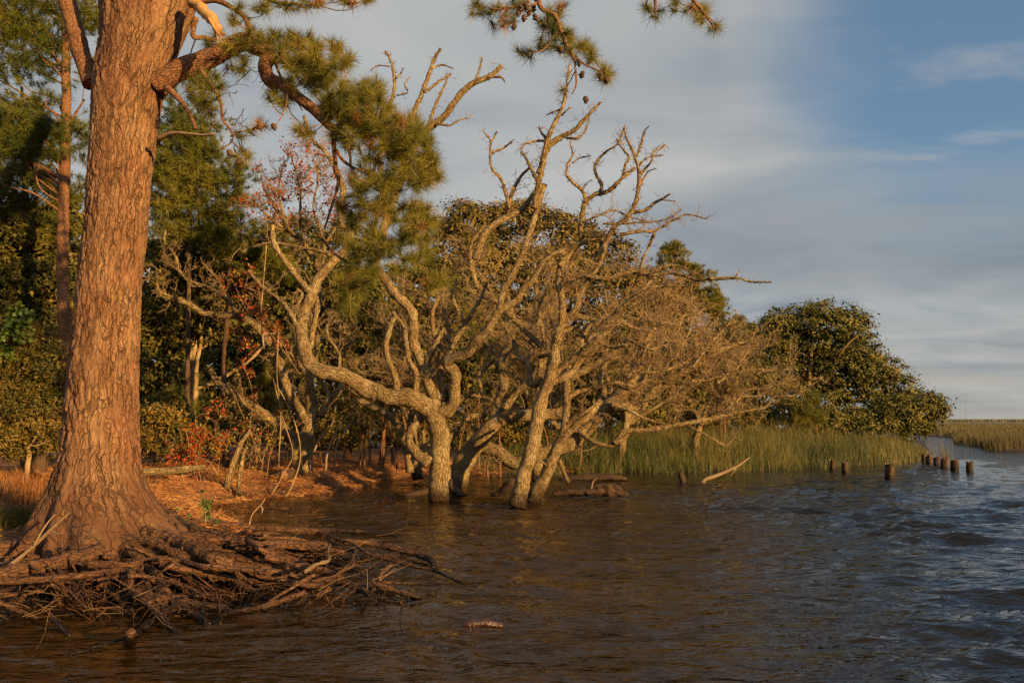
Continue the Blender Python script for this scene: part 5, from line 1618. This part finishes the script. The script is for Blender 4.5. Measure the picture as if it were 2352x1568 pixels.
# red and yellow autumn growth in front of the wood
def leafy_stems(name, label, cat, base, Y, stems, mats, nleaf, size, seed, spread=.12, r=.008, aspect=.7):
    rng = np.random.default_rng(seed)
    b = at(base[0], base[1], Y)
    t = empty(name, b, label, cat)
    lines = []
    pts = []
    for s in stems:
        P = limb_pts('D', s, Y, Y + rng.normal(0, .25), .05, rng)
        m = MB()
        PP, Rr, T, LL = m.tube(P, np.linspace(r, r * .45, len(P)), seg=6, lump=.15, lf=12, step=.06)
        m.build('stem', M['twig'], t)
        for k in range(int(LL[-1] * 6)):
            j = int(rng.integers(len(PP) // 4, len(PP)))
            grow(lines, PP[j], unit(rng.normal(size=3) + T[j] * .4), rng.uniform(.12, .4), r * .4, 1, rng, 5, .35, .02, 3, .5)
        pts.append(PP[len(PP) // 4:])
    m = MB()
    twig_batch(m, lines, 3)
    m.build('twigs', M['twig'], t, kind='stuff')
    ends = np.vstack([l[0][1:] for l in lines])
    for mat, share in mats:
        n = int(nleaf * share)
        C = ends[rng.integers(0, len(ends), n)] + rng.normal(size=(n, 3)) * spread * .4
        m = MB()
        leaves(m, C, unit(rng.normal(size=C.shape)), size, rng, aspect)
        m.build('leaves', M[mat], t, smooth=False, kind='stuff')
    return t


leafy_stems('shrub', 'crimson leaved shrub on the bank just right of the big trunk', 'shrub', (440, 1085), 16.5,
            [[(430, 1085), (440, 1020), (480, 960)], [(445, 1088), (460, 1010), (450, 960), (500, 940)], [(450, 1085), (410, 1030), (400, 1010)], [(470, 1085), (500, 1040), (520, 990)],
             [(420, 1090), (395, 1060), (400, 1040)], [(500, 1090), (480, 1060), (430, 1040)], [(440, 1088), (430, 1000), (420, 985)], [(455, 1110), (445, 1070), (415, 1055)]],
            [('red_leaf', .85), ('yellow_leaf', .15)], 950, .06, 12)
leafy_stems('climbing_vine', 'scarlet leaved vine climbing the crooked oak on the bank', 'vine', (640, 900), 18.6,
            [[(690, 860), (640, 790), (590, 730), (560, 680), (575, 620)], [(600, 760), (560, 700), (530, 640), (510, 650)], [(650, 800), (600, 700), (590, 640), (550, 615)], [(620, 830), (560, 790), (530, 740), (545, 700)],
             [(590, 960), (575, 880), (560, 830), (600, 790)], [(670, 830), (640, 770), (625, 740)]],
            [('red_leaf', .72), ('yellow_leaf', .28)], 1100, .06, 13)
leafy_stems('shrub', 'yellow leaved shrub under the drooping vines, beside the crooked oak', 'shrub', (590, 1060), 18.0,
            [[(590, 1060), (580, 1000), (560, 960)], [(600, 1062), (620, 1010), (640, 960)], [(580, 1060), (560, 1030), (530, 1000)], [(560, 960), (540, 900), (560, 850)], [(600, 1060), (575, 980), (590, 900)]],
            [('yellow_leaf', .75), ('red_leaf', .25)], 260, .06, 14)
leafy_stems('shrub', 'tangle of thin rusty shoots on the bank left of the crooked oak', 'shrub', (520, 1080), 17.2,
            [[(500 + i * 14, 1095), (505 + i * 15, 1030), (500 + i * 17 + (i % 3) * 14, 960 + (i % 4) * 14)] for i in range(9)], [('red_leaf', .5), ('yellow_leaf', .5)], 180, .05, 15, r=.006)
rng = np.random.default_rng(44)
VN = [('long woody vine looping down from the crooked oak to the straw, outermost right', [(610, 850), (650, 910), (680, 980), (690, 1050), (668, 1120), (640, 1160)]),
      ('woody vine hanging beside the crooked oak, leaning left at its foot', [(625, 860), (650, 960), (672, 1040), (650, 1090), (615, 1150)]),
      ('thin vine hanging from the scarlet leaves to the bank', [(640, 760), (636, 860), (645, 950), (640, 1060)]),
      ('thin dark vine cord dropping straight down from the crooked oak crown', [(612, 560), (606, 640), (600, 720), (606, 800)])]
for lab, pts in VN:
    t = empty('hanging_vine', at(pts[-1][0], pts[-1][1], 17.8), lab, 'vine')
    m = MB()
    m.tube(limb_pts('D', pts, 18.3, 17.8, .05, rng), np.linspace(.013, .016, len(pts)), seg=7, lump=.2, lf=10)
    m.build('stem', M['twig'], t)
    ll = []
    for k in range(7):
        x, y = pts[int(rng.integers(1, len(pts)))]
        grow(ll, at(x, y, 18.0), unit(rng.normal(size=3)), .35, .005, 1, rng, 5, .3, 0, 2, .5)
    m = MB()
    twig_batch(m, ll, 3)
    m.build('twigs', M['twig'], t, kind='stuff')
# broken lichened stump by the vines
t = empty('broken_stump', at(520, 1135, 17.0), 'leaning broken grey trunk among the rusty shoots on the bank', 'dead trunk')
for s, r in (([(515, 1150), (530, 1080), (548, 1030), (575, 985)], .085), ([(545, 1140), (552, 1080), (562, 1030)], .06)):
    m = MB()
    m.tube(limb_pts('D', s, 17.0, 17.1), np.linspace(r, r * .4, len(s)), seg=9, lump=.35, lf=8)
    m.build('trunk', M['oak_bark'], t)
t = empty('fallen_log', at(340, 1150, 15.5), 'pale fallen log lying across the straw just right of the big trunk', 'log')
m = MB()
m.tube(np.array([at(310, 1084, 15.0), at(400, 1080, 15.1), at(470, 1072, 15.3)]), np.array([.07, .075, .05]), seg=9, lump=.25, lf=8)
m.build('log', M['oak_bark'], t)

t = empty('cut_stump', at(652, 1104, 18.6), 'short cut stump with a bright orange sawn face at the foot of the crooked oak', 'stump')
m = MB()
P = np.array([at(668, 1090, 19.0), at(655, 1092, 18.7), at(650, 1092, 18.5)])
m.tube(P, np.array([.13, .15, .14]), seg=12, lump=.25, lf=9)
m.build('bark', M['rotlog'], t)
m = MB()
m.tube(np.array([at(650, 1092, 18.53), at(649, 1092, 18.42)]), np.array([.125, .11]), seg=12, lump=.15, lf=9)
m.build('cut_face', M['limb'], t)
t = empty('dead_sapling', at(742, 1090, 19.2), 'thin grey leaning dead saplings just right of the crooked oak foot', 'dead sapling')
for s in ([(748, 1080), (752, 1040), (768, 1000), (790, 965), (810, 950)], [(768, 1070), (775, 1020), (800, 980), (812, 960)], [(722, 1035), (736, 1005), (762, 975), (772, 930)]):
    m = MB()
    m.tube(limb_pts('D', s, 19.2, 19.0), np.linspace(.028, .012, len(s)), seg=7, lump=.25, lf=9)
    m.build('stem', M['deadwood'], t)

# ------------------------------------------------------------------ straw on the bank
rng = np.random.default_rng(17)
N = 190000
X = rng.uniform(-11, 3.5, N)
Yy = 7.8 + 19 * rng.random(N) ** 1.2
sd_ = poly_dist(X, Yy, SHORE)
k = ((Yy > 9.9) | ((X < -5.0) & (Yy > 9.0))) & (np.hypot(X + 4.4, Yy - 8.9) > 1.15) & (sd_ > -0.25) & (sd_ < 14) & (X < -2.2 + (Yy - 10) * .32 + 1.5)
k &= ~((X > 2.6) & (Yy > 22))
X, Yy = X[k], Yy[k]
n = len(X)
p3 = np.stack([X, Yy, 0 * X], 1)
heap = np.clip(vnoise(p3 * 1.3, 71) + .2, 0, 1)
Z = np.maximum(ground_z(X, Yy), 0) + .01 + rng.random(n) * (.04 + .22 * heap)
a = rng.uniform(0, 6.28, n) * .35 + 2.0 * vnoise(p3 * 1.1, 3)
el = rng.normal(0.02, .28, n)
L = rng.uniform(.08, .34, n)[:, None] * np.where(rng.random(n) < .06, 2.0, 1.0)[:, None]
d = np.stack([np.cos(a) * np.cos(el), np.sin(a) * np.cos(el), np.sin(el)], 1)
s = unit(np.cross(d, np.stack([rng.normal(.3, .5, n), rng.normal(-1, .4, n), rng.normal(.5, .5, n)], 1))) * rng.uniform(.0028, .0065, n)[:, None]
c = np.stack([X, Yy, Z], 1)
v = np.stack([c - d * L / 2 - s, c - d * L / 2 + s, c + d * L / 2 - [0, 0, .02]], 1).reshape(-1, 3)
m = MB()
m.add(v, t=np.arange(n * 3).reshape(-1, 3), c=np.repeat(rng.random(n), 3))
tag(m.build('pine_straw', M['straw'], smooth=False), 'rust coloured pine straw and dead stalks covering the bank', 'straw', kind='stuff')


# ------------------------------------------------------------------ grasses
def blades(name, X, Y, h, w, lean, rng, mat, label, cat='grass', zoff=0.0, toneb=None, bend=.35):
    n = len(X)
    z = np.maximum(ground_z(X, Y), -.06) + zoff
    b = np.stack([X, Y, z], 1)
    a = rng.uniform(0, 6.28, n)
    ld = np.stack([np.cos(a), np.sin(a) * .6, 0 * a], 1) * rng.uniform(0, bend, n)[:, None] + lean
    s = np.stack([np.cos(a * 1.7), np.sin(a * 1.7) * .4, 0 * a], 1) * w[:, None] * .5
    hh_ = h[:, None]
    m1 = b + ld * hh_ * .22 + np.array([0, 0, .55]) * hh_
    tip = b + ld * hh_ * 1.0 + np.array([0, 0, 1.0]) * hh_ * (1 - .3 * np.linalg.norm(ld, axis=1, keepdims=True))
    v = np.stack([b - s, b + s, m1 + s * .8, m1 - s * .8, tip], 1).reshape(-1, 3)
    i = np.arange(n)[:, None] * 5
    m = MB()
    tn = rng.random(n) if toneb is None else np.clip(toneb + rng.normal(0, .3, n), 0, 1)
    m.add(v, i + np.array([[0, 1, 2, 3]]), i + np.array([[3, 2, 4]]), c=np.repeat(tn, 5))
    return tag(m.build(name, M[mat], smooth=False), label, cat, kind='stuff')


rng = np.random.default_rng(23)
N = 120000
x = rng.uniform(1090, 2150, N)
Yy = 25.2 + 16 * rng.random(N) ** 1.5
X = (x - 1176) / FPX * Yy
s = poly_dist(X, Yy, SHORE)
k = s > -.35 - .5 * np.clip(vnoise(np.stack([X * 1.7, Yy * 1.7, 0 * X], 1), 31), -.6, 1)
k &= rng.random(N) < np.clip((x - 1060) / 240, .12, 1)
X, Yy, s = X[k], Yy[k], s[k]
patch = vnoise(np.stack([X * .55, Yy * .55, 0 * X], 1), 8)
h = (1.15 + .45 * patch) * rng.uniform(.4, 1.25, len(X)) * np.clip(.35 + (s + .35) * .7, .3, 1) * np.interp(X, [0, 3, 12, 18, 21], [.6, .85, 1, .95, .5])
sel = rng.permutation(len(X))[:44000]
blades('marsh_grass', X[sel], Yy[sel], h[sel], rng.uniform(.007, .017, len(sel)), np.array([-.12, 0, 0]), rng, 'grass', bend=.6, label='tall green and straw coloured marsh grass along the wooded shore', toneb=(.45 + .5 * patch[sel]))
# far marsh: the near island and the plain beyond it
N = 34000
Yy = 42 * (5.2) ** (rng.random(N) ** 1.3)
X = (rng.uniform(2090, 2560, N) - 1176) / FPX * Yy
k = poly_dist(X, Yy, MARSH) > .0
X, Yy = X[k], Yy[k]
patch = vnoise(np.stack([X * .18, Yy * .10, 0 * X], 1), 18)
blades('marsh_grass', X, Yy, (.72 + .16 * patch) * rng.uniform(.75, 1.15, len(X)), .02 + .0013 * (Yy - 42) ** .9, np.array([-.08, 0, 0]), rng, 'grass_far', 'brown marsh grass of the open island at the right edge', toneb=.45 + .4 * patch)
N = 9000
Yy = rng.uniform(482, 760, N)
X = (rng.uniform(2000, 2560, N) - 1176) / FPX * Yy
blades('marsh_grass', X, Yy, rng.uniform(.8, 1.6, N), rng.uniform(.4, 1.2, N), np.array([0, 0, 0]), rng, 'grass_far', 'thin line of marsh on the horizon', toneb=.6)
# wood line and mast on the horizon
t = empty('radio_mast', at(2218, 962, 900), 'faint thin radio mast on the horizon at right', 'mast')
m = MB()
m.tube(np.array([at(2218, 962, 900), at(2218, 920, 900)]), np.array([.17, .10]), seg=5, step=2)
m.build('mast', M['deadwood'], t)

# grass tuft by the left foot of the pine, and dry heap grass
N = 2600
X = rng.normal(-6.0, .3, N)
Yy = rng.normal(9.8, .3, N)
blades('grass', X, Yy, rng.uniform(.12, .38, N), rng.uniform(.003, .006, N), np.array([.1, -.1, 0]), rng, 'grass', 'green grass tuft at the lower left beside the roots', bend=.7)
N = 5000
a = rng.choice(5, N)
cx = np.array([-8.6, -7.4, -7.0, -9.2, -6.4])[a]
cy = np.array([14.2, 12.6, 14.0, 12.8, 11.8])[a]
blades('dry_grass', cx + rng.normal(0, .5, N), cy + rng.normal(0, .4, N), rng.uniform(.2, .55, N), rng.uniform(.004, .008, N), np.array([.2, -.2, 0]), rng, 'straw', 'golden bent dry grass heaped left of the big pine', bend=1.1)

# seedling with green leaves between the roots and the inlet
t = empty('seedling', gp(470, 1202, .25), 'small green leaved seedling with a bare white stem in front of the inlet', 'seedling')
Ys = 8.7
for s, r in (([(472, 1205), (470, 1150), (460, 1095), (447, 1045)], .005), ([(472, 1200), (480, 1160), (490, 1135)], .004), ([(470, 1195), (440, 1185), (415, 1180)], .003), ([(472, 1200), (490, 1180), (500, 1180)], .003), ([(462, 1120), (448, 1108), (440, 1100)], .0025)):
    m = MB()
    m.tube(limb_pts('D', s, Ys, Ys), np.linspace(r, r * .5, len(s)), seg=6, step=.02)
    m.build('stem', M['deadwood'], t)
rl = np.random.default_rng(2)
for (cx_, cy_, n_) in ((468, 1150, 9), (478, 1170, 9), (420, 1182, 6), (500, 1185, 5), (470, 1190, 5), (462, 1135, 4)):
    for k in range(n_):
        m = MB()
        leaves(m, at(cx_ + rl.normal(0, 8), cy_ + rl.normal(0, 8), Ys + rl.normal(0, .04))[None], np.array([[0, -1.0, .4]]), .06, rl, .75)
        m.build('leaf', M['green_leaf'], t, smooth=False)
t = empty('dead_twig', gp(585, 1195, .2), 'pale crooked dead twig standing up at the edge of the inlet', 'twig')
m = MB()
m.tube(limb_pts('D', [(572, 1205), (580, 1180), (600, 1158), (608, 1145)], 9.0, 9.0), np.array([.009, .007, .006, .004]), seg=6, lump=.3, lf=30, step=.02)
m.build('stem', M['deadwood'], t)
m = MB()
m.tube(limb_pts('D', [(598, 1160), (603, 1168), (601, 1178)], 9.0, 8.95), np.array([.006, .007, .004]), seg=6, lump=.3, lf=30, step=.02)
m.build('side_branch', M['deadwood'], t)

# ------------------------------------------------------------------ pilings, driftwood, logs
PIL = [(1213, None)]
PL = [(2043, 1098, 1066, 21, 'thickest old wooden piling, alone in the water right of centre'),
      (1942, 1085, 1062, 15, 'short wooden piling left of the thickest one'),
      (1913, 1078, 1056, 13, 'wooden piling at the foot of the tan grass clump'),
      (2227, 1083, 1061, 15, 'last wooden piling at the right end of the row'),
      (2193, 1080, 1055, 17, 'tall wooden piling second from the right end, weed behind it'),
      (2167, 1074, 1052, 14, 'wooden piling third from the right end of the row'),
      (2150, 1066, 1049, 13, 'wooden piling in the middle of the row, touching the cluster'),
      (2134, 1064, 1047, 15, 'dark wide piling in the cluster by the shore'),
      (2121, 1060, 1043, 9, 'thin piling closest to the grassy shore')]
rp = np.random.default_rng(6)
for n, (x, yb, yt, wd, lab) in enumerate(PL):
    b = gp(x, yb, 0.0)
    Y = b[1]
    top = at(x + rp.normal(0, 1), yt, Y)
    r = wd / 2 / FPX * Y
    t = empty('wooden_piling', b, lab, 'piling', 'old pilings in the water')
    seg = 22
    zs = np.array([-.5, -.1, 0, .04, .1, .2, .3, .4, .5, .6, .7, .8]) * 1.0
    zs = np.concatenate([[-.5], np.linspace(-.05, top[2], 14)])
    a = np.linspace(0, 2 * math.pi, seg, endpoint=False)
    V = []
    ridge = 1 + .07 * np.cos(a * 7 + n) + .05 * rp.normal(size=seg)
    for z in zs:
        f = (z + .1) / (top[2] + .1)
        rr_ = r * ridge * (1 - .10 * np.clip(f, 0, 1)) * (1 + .03 * rp.normal(size=seg))
        zz = z + (rp.normal(size=seg) * .035 if z == zs[-1] else 0)
        V.append(np.stack([b[0] + (top[0] - b[0]) * f + rr_ * np.cos(a), Y + rr_ * np.sin(a), zz + 0 * a], 1))
    V = np.vstack(V)
    nr_ = len(zs)
    i = np.arange(nr_ - 1)[:, None] * seg
    j = np.arange(seg)[None, :]
    j2 = (j + 1) % seg
    m = MB()
    m.add(V, np.stack([i + j, i + j2, i + seg + j2, i + seg + j], -1).reshape(-1, 4))
    m.build('post', M['piling'], t)
    m = MB()
    ring = V[-seg:] * 1.0
    cen = ring.mean(0) - [0, 0, .03]
    inner = cen + (ring - cen) * .55 - [0, 0, .015]
    m.add(np.vstack([ring * 1.0 - [0, 0, .002], inner, cen[None]]), np.stack([np.arange(seg), (np.arange(seg) + 1) % seg, (np.arange(seg) + 1) % seg + seg, np.arange(seg) + seg], 1),
          np.stack([np.arange(seg) + seg, (np.arange(seg) + 1) % seg + seg, np.full(seg, 2 * seg)], 1))
    m.build('cut_top', M['deadwood'], t)

# weed behind the second piling
N = 60
b = gp(2190, 1074)
blades('weed', rp.normal(b[0], .08, N), rp.normal(b[1] + .5, .08, N), rp.uniform(.4, 1.0, N), np.full(N, .012), np.array([-.05, 0, 0]), rp, 'grass', 'sparse weed sprouting behind the row of pilings', 'weed', zoff=.1)

t = empty('driftwood_branch', gp(1615, 1106), 'pale driftwood branch rising from the water to a point at its right end', 'driftwood')
m = MB()
P = limb_pts('D', [(1608, 1112), (1622, 1100), (1650, 1090), (1668, 1082), (1690, 1072), (1706, 1062), (1722, 1050)], 22.0, 22.0)
m.tube(P, np.array([.04, .05, .05, .042, .035, .026, .01]), seg=9, lump=.25, lf=9)
m.build('stem', M['deadwood'], t)
m = MB()
m.tube(limb_pts('D', [(1690, 1074), (1684, 1085), (1678, 1092)], 22, 21.9), np.array([.02, .012, .006]), seg=6, lump=.2)
m.build('side_branch', M['deadwood'], t)
t = empty('snag', gp(1566, 1106), 'dark upright snag with a rounded head near the marsh grass', 'snag')
m = MB()
m.tube(limb_pts('D', [(1567, 1115), (1568, 1100), (1564, 1088), (1567, 1079)], 21.5, 21.5), np.array([.085, .08, .07, .045]), seg=10, lump=.3, lf=11)
m.build('stump', M['rotlog'], t)
t = empty('sunken_log', gp(1380, 1134), 'dark rotten log half sunk in the water right of the forked oak', 'log')
for s, r in (([(1270, 1134), (1320, 1130), (1400, 1130), (1440, 1134)], [.05, .08, .09, .05]), ([(1345, 1124), (1375, 1116), (1410, 1118), (1436, 1132)], [.04, .07, .08, .03])):
    m = MB()
    P = limb_pts('D', s, 17.4, 17.2)
    m.tube(P, np.array(r), seg=12, lump=.45, lf=14, step=.05)
    m.build('log', M['rotlog'], t)
m = MB()
m.tube(limb_pts('D', [(1358, 1122), (1362, 1106), (1370, 1098)], 17.2, 17.1), np.array([.018, .014, .01]), seg=6, lump=.2)
m.build('side_branch', M['deadwood'], t)
t = empty('sunken_log', gp(1400, 1098), 'mossy sunken log behind the dark rotten one, before the reeds', 'log')
m = MB()
m.tube(limb_pts('D', [(1285, 1104), (1340, 1098), (1400, 1096), (1440, 1100)], 22.6, 22.4), np.array([.10, .12, .11, .06]), seg=10, lump=.35, lf=7)
m.build('log', M['rotlog'], t)
t = empty('driftwood_root', gp(1180, 1135), 'dark driftwood root curving out of the water left of the nearest trunk', 'driftwood')
m = MB()
m.tube(limb_pts('6', [(1040, 1425), (1110, 1400), (1170, 1360), (1240, 1310)], 16.6, 16.4), np.array([.03, .07, .11, .12]), seg=9, lump=.3, lf=8)
m.build('root', M['rotlog'], t)
t = empty('wet_stone', gp(1108, 1432), 'low wet reddish stone glistening in the foreground water', 'stone')
m = MB()
c0 = gp(1108, 1428)
P = np.array([c0 + [-.17, 0, -.03], c0 + [-.08, 0, -.012], c0 + [.05, .01, -.012], c0 + [.17, .02, -.04]])
m.tube(P, np.array([.02, .035, .035, .02]), seg=12, lump=.18, lf=18, step=.02)
m.build('stone', bark_mat('wet_stone', [(.02, .008, .004), (.045, .017, .009), (.09, .04, .02)], rough=.2, spec=.7, bump=.8, grain=(60, 60, 60), bdist=.01), t)

for o in bpy.data.objects:
    if '_loc' in o:
        del o['_loc']
